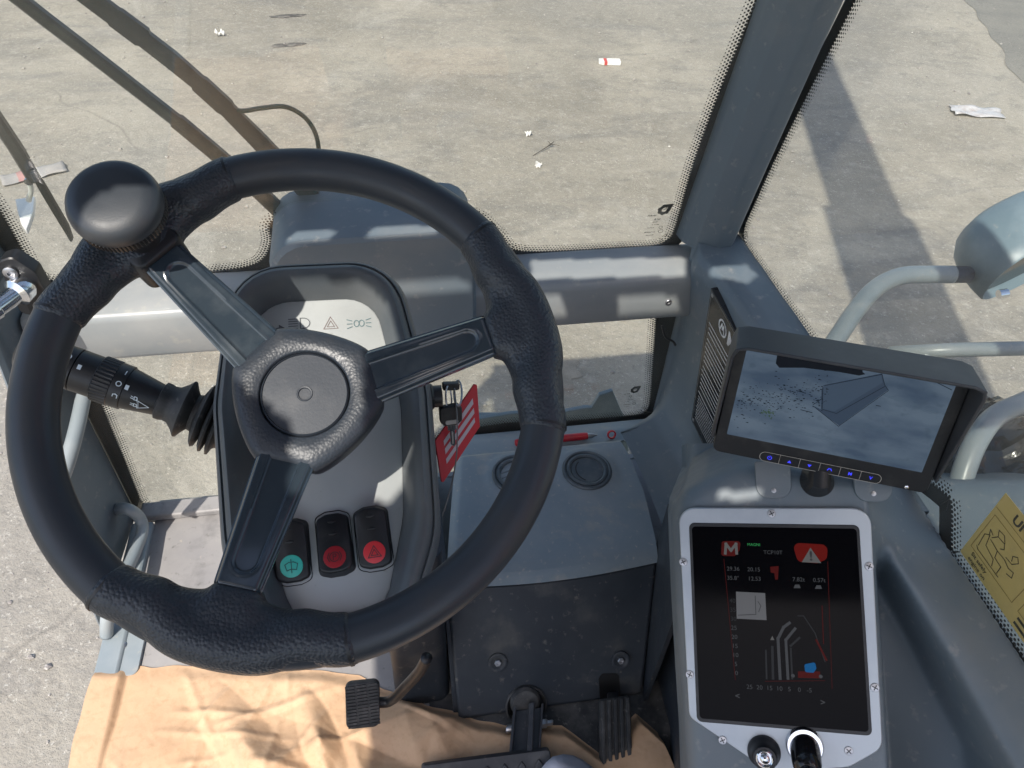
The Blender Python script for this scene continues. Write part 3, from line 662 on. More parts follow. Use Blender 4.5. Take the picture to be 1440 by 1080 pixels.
for s in SPK:
    mb = MB()
    def rf(d):
        d = abs(d) / HALF
        return .0184 + .0010 * math.exp(-((d - .62) / .25) ** 2)
    def cof(d):                                # thumb swelling on the inner side, then a waist
        d = abs(d) / HALF
        return .0068 * math.exp(-((d - .64) / .22) ** 2)
    arc(mb, s - HALF - rad(1.6), s + HALF + rad(1.6), 64, rf, cof, 28, mid=s)
    e = V((math.cos(s), math.sin(s))); p_ = V((-e.y, e.x))
    secs = []
    for (rr, w_, up1, lo) in ((.190, .036, .010, -.014), (.178, .034, .0135, -.017), (.168, .0275, .0135, -.018), (.160, .0215, .012, -.018), (.153, .0185, .0095, -.018), (.1475, .0175, .0075, -.0175)):
        sec = [(w_ * x, y) for x, y in ((-1, lo * .6), (-.86, lo), (.86, lo), (1, lo * .6), (1, up1 * .35), (.88, up1 * .85), (.6, up1), (-.6, up1), (-.88, up1 * .85), (-1, up1 * .35))]
        secs.append([fwl.p(e.x * rr + p_.x * x, e.y * rr + p_.y * x, h) for x, h in sec])
    mb.loft(secs)
    for sd in (-1, 1):                         # fillet web between grip and spoke
        ws_ = []
        for k in range(7):
            t = k / 6; ang_ = s + sd * rad(lerp(3.2, 14, t)); rr = lerp(.1560, .172, t ** .75); hh = lerp(.010, .013, t)
            c_ = V((math.cos(ang_) * rr, math.sin(ang_) * rr)); r_ = lerp(.0075, .012, t)
            ws_.append([fwl.p(c_.x + e.x * r_ * math.cos(q * math.pi / 6), c_.y + e.y * r_ * math.cos(q * math.pi / 6), hh * 1.15 * math.sin(q * math.pi / 6) - .003) for q in range(12)])
        mb.loft(ws_)
    o = mb.build('grip', m_leather, sw_, ang=180)
    r_ = o.modifiers.new('re', 'REMESH'); r_.mode = 'VOXEL'; r_.voxel_size = .0017; r_.use_smooth_shade = True
    s_ = o.modifiers.new('smooth', 'SMOOTH'); s_.iterations = 42; s_.factor = .5
    for sd in (-1, 1):                         # the narrow joint at each end of the grip
        sm_ = MB(); a_ = s + sd * HALF
        arc(sm_, a_ - rad(.32), a_ + rad(.32), 3, lambda d: .0181, m=36)
        sm_.build('seam', m_black, o, ang=40)
    # glossy trim along the spoke, with a shallow channel running out to a rounded end
    r1, r2 = .1495, .050
    def wd(rr): return lerp(.0163, .0222, (r1 - rr) / (r1 - r2))
    def ht(rr): return lerp(.0068, -.0215, (r1 - rr) / (r1 - r2))
    def top(u, v):
        rr = lerp(r1, r2, u); x = lerp(-1, 1, v); w_ = wd(rr)
        xe = x * w_; cw = w_ * .50; dd = cw - abs(xe); du = (r1 - .011) - rr
        if du < cw: dd = min(dd, cw - math.hypot(max(0, cw - du), abs(xe)))
        ch = -.0016 * sm(-.0009, .0011, dd) + .0005 * math.exp(-((dd + .0012) / .0009) ** 2)
        ed = w_ - abs(xe); eg = -.0035 * (1 - sm(0, .0042, ed)) - .0022 * (1 - sm(0, .003, r1 - rr))
        return fwl.p(e.x * rr + p_.x * xe, e.y * rr + p_.y * xe, ht(rr) + ch + eg)
    mb = MB().grid(top, 90, 44)
    def side(u, v):                            # skirt down the flanks and across the ends
        t = u * 4
        if t < 1: a_, b_ = t, 0
        elif t < 2: a_, b_ = 1, t - 1
        elif t < 3: a_, b_ = 3 - t, 1
        else: a_, b_ = 0, 4 - t
        q = top(a_, b_); rr = lerp(r1, r2, a_); x = lerp(-1, 1, b_) * wd(rr) * lerp(1, .80, sm(0, 1, v))
        return fwl.p(e.x * rr + p_.x * x, e.y * rr + p_.y * x, lerp(ht(rr) - .0035 - (.0022 if a_ == 0 else 0), ht(rr) - .024, v)) if v > 0 else q
    mb.grid(side, 160, 6)
    mb.build('spoke', m_gloss, sw_, ang=55)
    # steel core under the trim
    MB().loft([[fwl.p(e.x * rr + p_.x * x, e.y * rr + p_.y * x, ht(rr) + h) for x, h in ((-.012, -.02), (.012, -.02), (.009, -.032), (-.009, -.032))] for rr in (.16, .03)]).build('spoke_core', m_black, sw_, bevel=.002)
# hub: a soft three cornered pad with a round cap
pts = []
for s in sorted(SPK):
    e = V((math.cos(s), math.sin(s))); p_ = V((-e.y, e.x))
    for x in (-.0222, .0222): q = e * .0545 + p_ * x; pts.append((q.x, q.y))
    s2 = s + rad(60); e2 = V((math.cos(s2), math.sin(s2)))
    for dt in range(-30, 31, 6): rr = .0522 + .0045 * (dt / 30) ** 2; pts.append((rr * math.cos(s2 + rad(dt)), rr * math.sin(s2 + rad(dt))))
out = polar(fillet(pts, .006, 5), 180)
def hs(k, h): return [fwl.p(a * k * 1.04, b * k * 1.04, h - .0205) for a, b in out]
def hr(r, h): return [fwl.p(r * math.cos(2 * math.pi * k / 180), r * math.sin(2 * math.pi * k / 180), h - .0205) for k in range(180)]
MB().loft([hs(.80, -.052), hs(.93, -.040), hs(.985, -.022), hs(1, -.009), hs(.99, -.0045), hs(.955, -.0015), hs(.88, .0008), hs(.78, .0016), hr(.0355, .0018), hr(.0346, .001), hr(.0340, -.004)], True, False).build('hub', m_hub, sw_, ang=180)
cap = MB().loft([hr(.0342, -.006), hr(.0335, -.0005), hr(.0322, .0012), hr(.0318, -.0002), hr(.0300, -.0002), hr(.012, .0003), hr(.0062, .0004), hr(.0058, .0012), hr(.0048, .0010), hr(.0044, -.0004)], False, True).build('hub_cap', m_hubcap, sw_, ang=50)
MB().lathe(fwl, [(.018, -.045), (.022, -.075), (.024, -.16)], 28).build('shaft', m_black, sw_)
# spinner knob clamped at the end of a spoke
ka, kb = -.1135, .1280
fk = fwl.sub(ka, kb, 0)
kn = MB().lathe(fk, [(.0265, .048), (.0312, .0485), (.0322, .0520), (.0322, .0545), (.0318, .0575), (.0303, .0615), (.0270, .0645), (.020, .0662), (.010, .0668), (.002, .067)], 72).build('spinner_knob', m_rim, sw_, ang=60)
rb = MB(); secs = []
for h, k in ((.0405, .93), (.0415, 1), (.0485, 1), (.0492, .95)):
    secs.append([fk.p(*(V((math.cos(2 * math.pi * i / 288), math.sin(2 * math.pi * i / 288))) * (.0318 - (.0009 if i % 4 in (0, 1) else 0)) * k), h) for i in range(288)])
rb.loft(secs).build('ribbed_collar', m_black, kn, ang=30)
MB().lathe(fk, [(.020, -.004), (.019, .008), (.0145, .014), (.0135, .030), (.018, .041)], 40).build('stem', m_black, kn, ang=60)
e = V((math.cos(SPK[0]), math.sin(SPK[0]))); fc = Fr(fk.o, fk.u * e.x + fk.v * e.y, fk.v * e.x - fk.u * e.y, fk.n)
MB().prism(fc, fillet([(-.024, -.021), (.020, -.021), (.020, .021), (-.024, .021)], .008), -.026, .010, inset=.003).build('clamp', m_black, kn, ang=60)
# ================================================================ steering column with its instrument face
fp_ = Fr(wc, wu, wv, wn)
col = thing('steering_column', 'dark grey steering column with a pale instrument face and rocker switches', 'steering column', fp_.p(0, 0, -.2))
NP = 120; CX, CY = .003, -.01
OUT = polar(fillet([(-.080, .168), (.078, .166), (.101, .03), (.099, -.11), (.062, -.196), (-.050, -.198), (-.092, -.11), (-.099, .03)], [.055, .055, .1, .1, .045, .045, .1, .1], 10), NP, CX, CY)
FAC = polar(fillet([(-.064, .136), (.053, .134), (.0715, .02), (.066, -.085), (.044, -.166), (-.036, -.166), (-.060, -.085), (-.070, .02)], [.036, .036, .1, .1, .022, .022, .1, .1], 10), NP, CX, CY)
def mixo(t, h, k=1): return [fp_.p(CX + (lerp(a[0], b[0], t) - CX) * k, CY + (lerp(a[1], b[1], t) - CY) * k, h) for a, b in zip(OUT, FAC)]
hb = MB().loft([mixo(0, -.30, .80), mixo(0, -.26, .88), mixo(0, -.21, .965), mixo(0, -.160, 1), mixo(0, -.138, 1), mixo(.10, -.130), mixo(.16, -.1285), mixo(.20, -.1305), mixo(.30, -.1225), mixo(.42, -.120), mixo(.55, -.1215), mixo(.72, -.129), mixo(.9, -.143), mixo(.99, -.1515), mixo(1.03, -.156)], True, False)
hb.build('housing', m_pod, col, ang=50)
ff = Fr(fp_.p(0, 0, -.1525), wu, wv, wn)
MB().loft([[ff.p(CX + (a - CX) * k, CY + (b - CY) * k, h) for a, b in FAC] for k, h in ((1.02, -.003), (.992, -.0005), (.985, 0))], False, True).build('instrument_face', m_face, col, ang=50)
def fpx(x, y): return ff.px(x, y)
# printed symbols on the face
mb = MB(); S = .0055
def at(x, y): a, b = fpx(x, y); return ff.sub(a, b, .0002)
g_ = at(465, 455); mb.strokes(g_, [[(-1.25 * S, -1 * S), (1.25 * S, -1 * S), (0, 1.25 * S), (-1.25 * S, -1 * S)], [(-.62 * S, -.62 * S), (.62 * S, -.62 * S), (0, .48 * S), (-.62 * S, -.62 * S)]], .0007)
mb.build('hazard_symbol', m_sym2, col, recalc=False)
mb = MB(); g_ = at(424, 455)
mb.strokes(g_, [[(-.2 * S, 1 * S)] + [(.2 * S + 1.25 * S * math.cos(t), 1 * S * math.sin(t)) for t in [math.pi / 2 - k * math.pi / 10 for k in range(11)]] + [(-.2 * S, -1 * S), (-.2 * S, 1 * S)]] + [[(-2.2 * S, y * S), (-.7 * S, y * S)] for y in (.9, .45, 0, -.45, -.9)], .0008)
g_ = at(390, 463); mb.strokes(g_, [[(-.9 * S, -.3 * S), (.5 * S, 0)]], .0035); mb.flat(g_, [(.3 * S, -.75 * S), (1.3 * S, .12 * S), (.3 * S, .8 * S)], .0005)
mb.build('beam_symbol', m_sym, col, recalc=False)
mb = MB(); g_ = at(505, 455)
for sd in (-1, 1):
    mb.strokes(g_, [[(sd * (.45 * S + .45 * S * math.cos(t)), .6 * S * math.sin(t)) for t in [k * math.pi / 6 for k in range(13)]]], .0008)
    mb.strokes(g_, [[(sd * 1.25 * S, y * .8 * S), (sd * 2.1 * S, y * 1.2 * S)] for y in (.7, 0, -.7)], .0008)
mb.build('sidelight_symbol', m_symc, col, recalc=False)
# three rocker switches
def rocker(px, lens_px, m_l, sym, label, tilt, rot):
    a, b = fpx(*px); g_ = ff.sub(a, b, 0, rot); W_, H_ = .0142, .0262
    o_ = fillet([(-W_, H_ * .86), (-W_ * .4, H_), (W_ * .4, H_), (W_, H_ * .86), (W_ * 1.03, -H_ * .9), (W_ * .4, -H_ * 1.02), (-W_ * .4, -H_ * 1.02), (-W_ * 1.03, -H_ * .9)], .005, 4)
    def zz(y): return .0105 + tilt * y / H_ * .0045
    mb = MB().loft([[g_.p(x * k, y * k, h + (zz(y) if h > 0.001 else 0) - (.0105 if h > .001 else 0)) for x, y in o_] for k, h in ((1.12, -.002), (1.12, .0009), (1.02, .0022), (1.0, .009), (.97, .0102), (.90, .0108))])
    sw = mb.build('rocker_switch', m_black, col, ang=45, label=label)
    gl_ = Fr(g_.p(0, -H_ * .50, zz(-H_ * .5) + .0004), g_.u, (g_.v + g_.n * (tilt * .17)).normalized(), g_.n)
    gl_.n = gl_.u.cross(gl_.v)
    MB().lathe(gl_, [(.0100, -.001), (.0098, .0006), (.0090, .0009)], 40).build('lens', m_l, sw)
    MB().strokes(gl_, sym, .00075, .0012).build('symbol', mat('switch_symbol', (.10, .03, .035) if m_l != m_green else (.03, .12, .11), .6), sw, recalc=False)
    rg = MB()
    for y in (.72, .30):
        q = Fr(g_.p(0, y * H_, zz(y * H_) + .0002), g_.u, gl_.v, gl_.n)
        rg.loft([[q.p(x, yy, h) for x, yy in fillet([(-.0065 * k, 0), (0, .0016 * k), (.0065 * k, 0), (0, -.0016 * k)], .001, 3)] for k, h in ((1, -.0005), (.9, .0006), (.5, .001))])
    rg.build('finger_ridge', m_black, sw)
c_ = lambda r, n=14: [(r * math.cos(2 * math.pi * k / n), r * math.sin(2 * math.pi * k / n)) for k in range(n + 1)]
tri = [[(-.0058, -.0042), (.0058, -.0042), (0, .0058), (-.0058, -.0042)], [(-.003, -.0026), (.003, -.0026), (0, .0026), (-.003, -.0026)]]
prk = [c_(.0042), [(-.0012, -.0024), (-.0012, .0024), (.0008, .0024), (.0016, .0012), (.0008, 0), (-.0012, 0)], [(-.0058 + .0012, .0038), (-.0062, 0), (-.0046, -.0038)], [(.0046, .0038), (.0062, 0), (.0046, -.0038)]]
wip = [[(-.0055, .0018), (-.002, .0036), (.002, .0036), (.0055, .0018), (.0042, -.0034), (0, -.0024), (-.0042, -.0034), (-.0055, .0018)], [(0, .006), (0, -.0055)]]
rocker((525, 757), (524, 776), m_redlens, tri, 'black rocker switch with a bright red hazard triangle lens', 1, .05)
rocker((471, 764), (467, 784), m_redlens2, prk, 'black rocker switch with a dull red parking brake lens', -1, .05)
rocker((411, 776), (410, 792), m_green, wip, 'black rocker switch with a teal wiper lens', 1, .03)
# column trunk down to the floor
def rsec(c, hx, hy, u, v, r): return [V(c) + u * a + v * b for a, b in fillet([(-hx, -hy), (hx, -hy), (hx, hy), (-hx, hy)], r, 5)]
tc_ = [(fp_.p(.01, -.05, -.27), .078, .125), (fp_.p(.02, -.06, -.36), .066, .10), (fp_.p(.03, -.055, -.47), .060, .085)]
MB().loft([rsec(c, a, b, wu, wv, .03) for c, a, b in tc_]).build('trunk', m_trimd, col, ang=60)
MB().loft([rsec(V((-.03, .64, z)), a, b, V((1, 0, 0)), V((0, 1, 0)), .02) for z, a, b in ((.40, .05, .06), (.2, .048, .06), (.07, .047, .07), (.001, .047, .09))]).build('base', m_trimd, col, ang=60)
# ignition lock on the right flank
lk0 = fp_.p(.090, .030, -.168)
fl_ = Fr(lk0, wv, -wn, wu)
MB().lathe(fl_, [(.013, -.01), (.013, .012), (.011, .014), (.011, .022), (.006, .0225)], 28).build('ignition_lock', m_black, col)
# ---- indicator stalk
p0 = atD(318, 596, .735); p1 = atD(30, 492, .685)
ax = (p1 - p0).normalized(); fst = Fr(p0, wn.cross(ax), ax.cross(wn.cross(ax)), ax); Ls = (p1 - p0).length
st = thing('indicator_stalk', 'black multi function stalk with printed light and wiper symbols in a bellows boot', 'stalk', p0)
def along(x): # px along -> distance
    return None
k = Ls / 306.0                                # metres per photo pixel along the stalk
bp = [(.026, -10), (.026, 2), (.028, 6), (.0345, 9), (.035, 12), (.030, 15), (.024, 17), (.0335, 20), (.0345, 23), (.030, 27), (.021, 29), (.031, 33), (.0325, 37), (.029, 41), (.019, 46), (.018, 52), (.023, 58), (.0285, 63), (.029, 66), (.0235, 73), (.0185, 82), (.0175, 90), (.0185, 95), (.0185, 102), (.0165, 104)]
MB().lathe(fst, [(r, d * k) for r, d in bp], 40).build('bellows_boot', m_rubber, st, ang=50)
MB().lathe(fst, [(.0150, 98 * k), (.0205, 152 * k), (.0205, 154 * k)], 40).build('lever', m_black, st, ang=40)
mb = MB(); n = 144
def rs(r, d, rib): return [fst.p(*(V((math.cos(2 * math.pi * i / n), math.sin(2 * math.pi * i / n))) * (r - (.0007 if rib and (i // 2) % 2 else 0))), d * k) for i in range(n)]
mb.loft([rs(.021, 152.5, 0), rs(.0218, 153, 0), rs(.0218, 170, 0), rs(.0222, 171, 0), rs(.0224, 171.5, 1), rs(.0224, 194, 1), rs(.0222, 195, 0), rs(.0205, 197, 0)])
mb.build('twist_ring', m_black, st, ang=30)
MB().lathe(fst, [(.0205, 196.5 * k), (.0205, 226 * k), (.0198, 226.5 * k)], 40).build('sleeve', m_black, st, ang=40)
MB().lathe(fst, [(.0202, 227.5 * k), (.0206, 228 * k), (.0200, 300 * k), (.016, 306 * k), (.004, 308 * k)], 40).build('end_cap', m_black, st, ang=40)
# symbols wrapped on the stalk, on the side facing the driver
toC = (CAM - fst.p(0, 0, 150 * k)); a0 = math.atan2(toC.dot(fst.v), toC.dot(fst.u))
def wrap(mb, d, da, r, lines, wd):
    th = a0 + da; er = fst.u * math.cos(th) + fst.v * math.sin(th); et = fst.v * math.cos(th) - fst.u * math.sin(th)
    o = fst.o + fst.n * (d * k) + er * r
    return MB().strokes(Fr(o, -fst.n, -et if et.z < 0 else et, er), lines, wd, .0004).build('printed_symbol', m_stsym, st, recalc=False)
sg = -1 if (fst.v * math.cos(a0) - fst.u * math.sin(a0)).z > 0 else 1
wrap(None, 158, sg * -.62, .0218, [[(0, -.002), (0, .002)]], .0009)
wrap(None, 160, sg * -.05, .0218, [c_(.0022)], .0008)
wrap(None, 159, sg * .50, .0218, [[(-.002, -.001), (-.002, .0012), (0, .002), (.002, .0012), (.002, -.0015)]], .0008)
for d, da in ((148, -.02), (218, -.15)): wrap(None, d, sg * da, .0206, [[(0, -.0006), (0, .0006)]], .0034)
wrap(None, 135, sg * .35, .0188, [[(.001, .0016), (.003, .0014), (.0038, 0), (.003, -.0014), (.001, -.0016), (.001, .0016)], [(-.002, .001), (0, .0006)], [(-.002, -.0008), (0, -.001)]], .0007)
wrap(None, 133, sg * .72, .0187, [[(.001, .0016), (.003, .0014), (.0038, 0), (.003, -.0014), (.001, -.0016), (.001, .0016)], [(-.002, .001), (0, .001)], [(-.002, -.0008), (0, -.0008)]], .0007)
wrap(None, 120, sg * .62, .0176, [[(-.006, .0035), (.006, 0), (-.004, -.005), (-.006, .0035)], [(-.0045, .0028), (-.003, -.0042)]], .0006)
wrap(None, 238, sg * -.45, .0206, [c_(.0025)], .0009)
wrap(None, 238, sg * .12, .0206, [[(-.002, -.002), (0, .002), (.002, -.001)], [(-.002, .001), (.001, .003)]], .0009)
wrap(None, 238, sg * .62, .0206, [[(-.002, 0), (0, .002), (.001, -.001)]], .0009)

# ---- keys hanging from the lock, and the red tag behind them
KD = .745
kp = lambda x, y, d=0: atD(x, y, KD + d)
ke = thing('ignition_key', 'small steel key with a black plastic head hanging from a wire ring', 'key', kp(634, 575))
def kframe(x, y, d=0, yaw=0, roll=0):
    n_ = V((math.sin(yaw), -math.cos(yaw), .35)).normalized(); u_ = V((math.cos(yaw), math.sin(yaw), 0)); v_ = n_.cross(u_)
    return Fr(kp(x, y, d), u_ * math.cos(roll) + v_ * math.sin(roll), v_ * math.cos(roll) - u_ * math.sin(roll), n_)
fk1 = kframe(634, 583, 0, .1, -.03); s = KD / F
hd = MB().prism(fk1, fillet([(-16 * s, 14 * s), (10 * s, 15.5 * s), (16 * s, 10 * s), (15 * s, -10 * s), (8 * s, -15.5 * s), (-10 * s, -15.5 * s), (-16 * s, -9 * s)], .003, 4), -.0035, .0035, inset=.0012).build('key_head', m_black, ke)
MB().prism(fk1.sub(0, -9 * s), fillet([(-9 * s, -3.5 * s), (9 * s, -3.5 * s), (9 * s, 3 * s), (-9 * s, 3 * s)], .002), .003, .0042).build('head_inlay', m_steel, hd)
MB().prism(fk1, [(-6 * s, -14 * s), (6 * s, -14 * s), (6 * s, -24 * s), (4 * s, -25 * s), (4 * s, -47 * s), (1 * s, -51 * s), (-3 * s, -47 * s), (-3 * s, -25 * s), (-6 * s, -24 * s)], -.0012, .0012).build('key_blade', m_chrome, ke, bevel=.0003)
MB().prism(fk1, [(-.8 * s, -26 * s), (1.2 * s, -26 * s), (1.2 * s, -46 * s), (-.8 * s, -46 * s)], .0011, .0018).build('key_groove', m_steel, ke)
ring = [kp(631 + 4 * math.sin(t) - 1 * math.cos(t), 560 - 17 * math.cos(t), .005 * math.sin(t)) for t in [2 * math.pi * i / 36 for i in range(37)]]
MB().tube(ring, .0010, 8).build('key_ring', m_steel, ke)
ring = [kp(644 + 5.5 * math.sin(t), 553 - 18 * math.cos(t), .010 * math.cos(t)) for t in [2 * math.pi * i / 36 for i in range(37)]]
MB().tube(ring, .0010, 8).build('split_ring', m_steel, ke)
kb_ = kframe(634, 543, .004, .1, -.12)
MB().prism(kb_, fillet([(-12 * s, -5 * s), (12 * s, -5 * s), (12 * s, 5.5 * s), (-12 * s, 5.5 * s)], .002), -.0035, .0035, inset=.001).build('lock_key_head', m_black, ke)
tg = thing('key_tag', 'red plastic key tag with three grey slanted bars hanging beside the column', 'key tag', kp(645, 610, .02))
tn = (kp(668, 541, .03) - kp(612, 620, .014)).cross(kp(623, 678, .020) - kp(612, 620, .014)).normalized()
if tn.dot(CAM - kp(645, 610)) < 0: tn = -tn
ft = Fr(kp(612, 620, .014), kp(668, 541, .03) - kp(612, 620, .014), V((0, 0, 1)), tn); ft.v = tn.cross(ft.u)
T_ = lambda x, y: ft.px(x, y)
MB().prism(ft, fillet([T_(612, 620), T_(621, 678), T_(624, 678), T_(675, 600), T_(671, 541), T_(667, 540)], .0012), -.003, 0).build('tag_body', m_red, tg, bevel=.0005)
mb = MB()
for q in (((623.5, 620), (624.5, 627), (665.5, 568), (664.5, 560)), ((625.4, 631), (626.4, 639), (667, 581), (666, 573.5)), ((627, 645.5), (628, 652.5), (668, 593.5), (667, 587))):
    mb.flat(ft, [T_(*p) for p in q], .0004)
mb.build('tag_bars', mat('tag_grey', (.52, .47, .50), .5), tg, recalc=False)
MB().tube(spline([kp(639, 546, -.004), kp(642, 575, -.010), kp(643, 600, -.010), kp(642, 640, -.004), kp(636, 677, .01), kp(628, 706, .02), kp(622, 724, .03)], 8), .0008, 6).build('tag_cord', m_plated, tg)
# ================================================================ ventilation console under the dash
vc = thing('ventilation_console', 'blue grey dashboard box with two round air vents above a dark kick panel', 'console', (.24, .75, 0))
CZ = .2
tl = lambda x, y: atZ(x, y, CZ)
prof = [(1.046, .112), (1.040, .124), (1.032, .148), (1.0, .160), (.962, .166), (.950, .176), (.942, .190), (.932, .1985), (.915, .2005), (.80, .2015), (.70, .2005), (.682, .198), (.671, .191), (.663, .181)]
def seam(y): return interp([(.64, .394), (.72, .402), (.806, .4085), (.90, .404), (.935, .398), (.96, .43), (1.0, .49), (1.05, .505)], y)
def left(y): return interp([(.66, .024), (.80, .045), (.94, .068), (1.05, .075)], y)
VENTS = [(825, 664), (727, 670)]
vp_ = [atZ(x, y, CZ) for x, y in VENTS]
def topf(u, v):
    i = u * (len(prof) - 1); k = min(int(i), len(prof) - 2); t = i - k
    y = lerp(prof[k][0], prof[k + 1][0], t); z = lerp(prof[k][1], prof[k + 1][1], t)
    xl, xr = left(y), seam(y); x = lerp(xl, xr, v)
    bow = -.012 * math.sin(math.pi * v) if y < .68 else 0
    for q in vp_:                              # a round bed around each vent
        d = math.hypot(x - q.x, (y - q.y)); z += .004 * (1 - sm(.052, .066, d))
    ed = min(x - xl, 1); z -= .012 * (1 - sm(0, .02, ed)) ** 2
    return V((x, y + bow, z))
mb = MB()
UU = []
mb.grid(topf, 110, 60)
mb.build('top_cover', m_consoletop, vc, ang=180)
# kick panel from the crease down to the floor
k0 = .178; yb0 = .664
def kick(u, v):
    z = lerp(k0, .006, u); y = lerp(yb0, .513, u); xl = lerp(.026, .028, u); xr = lerp(.395, .352, u); x = lerp(xl, xr, v)
    y -= .012 * math.sin(math.pi * v) * (1 - u)
    return V((x, y, z))
holes = [Fr(V((0, 0, 0)), (1, 0, 0), (0, 1, 0), (0, 0, 1))]
kp_ = MB().grid(kick, 50, 60).build('kick_panel', m_trimd, vc, ang=180); s_ = kp_.modifiers.new('solid', 'SOLIDIFY'); s_.thickness = .006; s_.offset = -1
MB().loft([[V((x, y, z)) for y, z in ((1.045, 0), (1.045, .12), (.98, .14), (.95, .185), (.67, .185), (.525, .002))] for x in (.020, .030)]).build('side_cheek', m_trimd, vc)
kn_ = V((0, -.172, .151)).normalized(); kn_ = V((0, -.751, .660)); kd = kn_.dot(V((.2, .589, .092)))
def kpx(x, y, c=0): return on(x, y, kn_, kd + c)
fk_ = lambda x, y, c=.001: Fr(kpx(x, y, c), (1, 0, 0), V((0, .660, .751)), kn_)
for x, y in ((700, 932), (873, 929)):           # sunk bolts
    q = fk_(x, y, .006)
    b_ = MB().lathe(q, [(.0165, -.004), (.0160, .0008), (.0135, .0015), (.0105, .0003), (.008, -.001)], 32).build('bolt_recess', m_trimd, vc)
    MB().lathe(q, [(.0062, -.001), (.0062, .003), (.0052, .004), (.0028, .004), (.0026, .002)], 6).build('bolt', m_steel, b_)
# air vents
m_vent = mat('vent_plastic', (.06, .078, .092), .42, var=[(30, (.10, .115, .125), .45, .7, 6), (90, (.25, .24, .22), .64, .85, 8)])
def vent(q, turn, open_):
    f_ = Fr(q + V((0, 0, .0055)), (1, 0, 0), (0, 1, 0), (0, 0, 1)).sub(0, 0, 0, turn)
    v_ = MB().lathe(f_, [(.0475, -.004), (.0475, .002), (.0455, .0045), (.0430, .0050), (.0415, .0035), (.0405, .0015), (.0400, .0015), (.0385, .0040), (.0350, .0048), (.0325, .0035), (.0315, .0005), (.0310, -.016)], 64, False, False).build('air_vent', m_vent, vc, ang=35)
    MB().lathe(f_, [(.0315, -.018), (.0001, -.018)], 40).build('vent_throat', m_frit, v_)
    if open_:
        mb = MB()
        for t in (-.016, -.005, .006, .017):
            w_ = math.sqrt(.031 ** 2 - t * t); mb.box(f_.p(0, t, -.004), f_.u * w_, f_.v * .0012 + f_.n * .001, f_.n * .004 - f_.v * .003)
        mb.build('louvre', m_trim, v_)
        f3 = Fr(f_.p(.020, 0, .001), f_.u * .5 + f_.n * .85, f_.v, f_.n * .5 - f_.u * .85)
        MB().prism(f3, circ(.021, 40), -.001, .001).build('vent_flap', m_trim, v_)
    else:
        MB().prism(f_, circ(.0308, 48), -.003, .0006, inset=.001).build('vent_disc', m_vent, v_)
        arc_ = [(.0075 + .0285 * math.cos(t), .0285 * math.sin(t)) for t in [rad(d) for d in range(128, 233, 6)]]
        arc_ = [(a, b) for a, b in arc_ if math.hypot(a, b) < .0305]
        MB().strokes(f_, [arc_], .0022, .0009).build('disc_groove', m_frit, v_, recalc=False)
vent(vp_[0], .1, False); vent(vp_[1], .3, True)
# pen lying in the tray behind the vents
pz = .174
a = atZ(724, 623, pz); b = atZ(826, 613, pz)
pen = thing('pen', 'red pen with a metal tip lying in the tray at the foot of the windscreen', 'pen', (a + b) / 2)
d_ = (b - a).normalized(); L_ = (b - a).length; fpn = Fr(a, d_.cross(V((0, 0, 1))), V((0, 0, 1)), d_)
MB().lathe(fpn, [(.004, 0), (.0072, .002), (.0078, .006), (.0078, L_ - .008), (.0070, L_)], 20).build('barrel', m_red, pen)
MB().lathe(fpn, [(.0062, L_), (.0050, L_ + .010), (.0025, L_ + .016), (.001, L_ + .021)], 16).build('tip', m_steel, pen)
q = atZ(860, 611, pz); t = MB().lathe(Fr(q, (1, 0, 0), (0, .5, .85), (0, -.85, .5)), [(.0088, -.003), (.0098, 0), (.0088, .003), (.0066, .003), (.006, 0), (.0066, -.003)], 24, False, False).build('bottle_ring', m_red, None)
tag(t, 'small red plastic ring lying beyond the tip of the red pen', 'ring')
# ---- pedals
def pad(mb, f_, w_, h_, th, ribs, vertical=True, grooves=None):
    o_ = fillet([(-w_, -h_), (w_, -h_), (w_, h_), (-w_, h_)], .006, 4)
    mb.prism(f_, o_, -th, 0, inset=.002)
ac = thing('accelerator_pedal', 'dark ribbed accelerator pedal standing on the far right of the footwell', 'pedal', kpx(866, 1030, .03))
pt = kpx(865, 984, .050); pb = kpx(868, 1102, .105)
fa = Fr((pt + pb) / 2, (1, 0, 0), pt - pb, V((1, 0, 0)).cross(pt - pb)); hh = (pt - pb).length / 2 + .004
mb = MB().prism(fa, fillet([(-.027, -hh), (.027, -hh), (.027, hh), (-.027, hh)], .006), -.014, 0, inset=.002)
pd_ = mb.build('pedal_pad', m_rubber, ac)
for x in (-.0215, -.0108, 0, .0108, .0215):
    MB().loft([[fa.p(x + a, y, c) for a, c in ((-.0040, -.001), (-.0030, .0035), (.0030, .0035), (.0040, -.001))] for y in (-hh + .003, hh - .003)]).build('rib', m_rubber, pd_, bevel=.001)
MB().box((kpx(862, 965, -.01) + kpx(862, 1000, .04)) / 2, V((.010, 0, 0)), (kpx(862, 1000, .04) - kpx(862, 962, -.02)) * .5, kn_ * .005).build('pedal_arm', m_steel if False else m_black, ac, bevel=.002)
MB().prism(fk_(856, 966, .0015), fillet([(-.017, -.03), (.020, -.03), (.020, .022), (-.010, .026), (-.017, .018)], .008), -.004, .0002).build('slot', m_frit, vc)
br = thing('brake_pedal', 'worn black brake pedal on a boxed steel arm with a cross plate', 'pedal', kpx(740, 1040, .05))
q = fk_(740, 992, .002)
MB().lathe(q, [(.036, -.004), (.0365, .003), (.034, .005), (.031, .002), (.030, -.004)], 40).build('boot_ring', m_rubber, vc)
MB().lathe(q, [(.031, .000), (.001, .000)], 30).build('boot_hole', m_frit, vc)
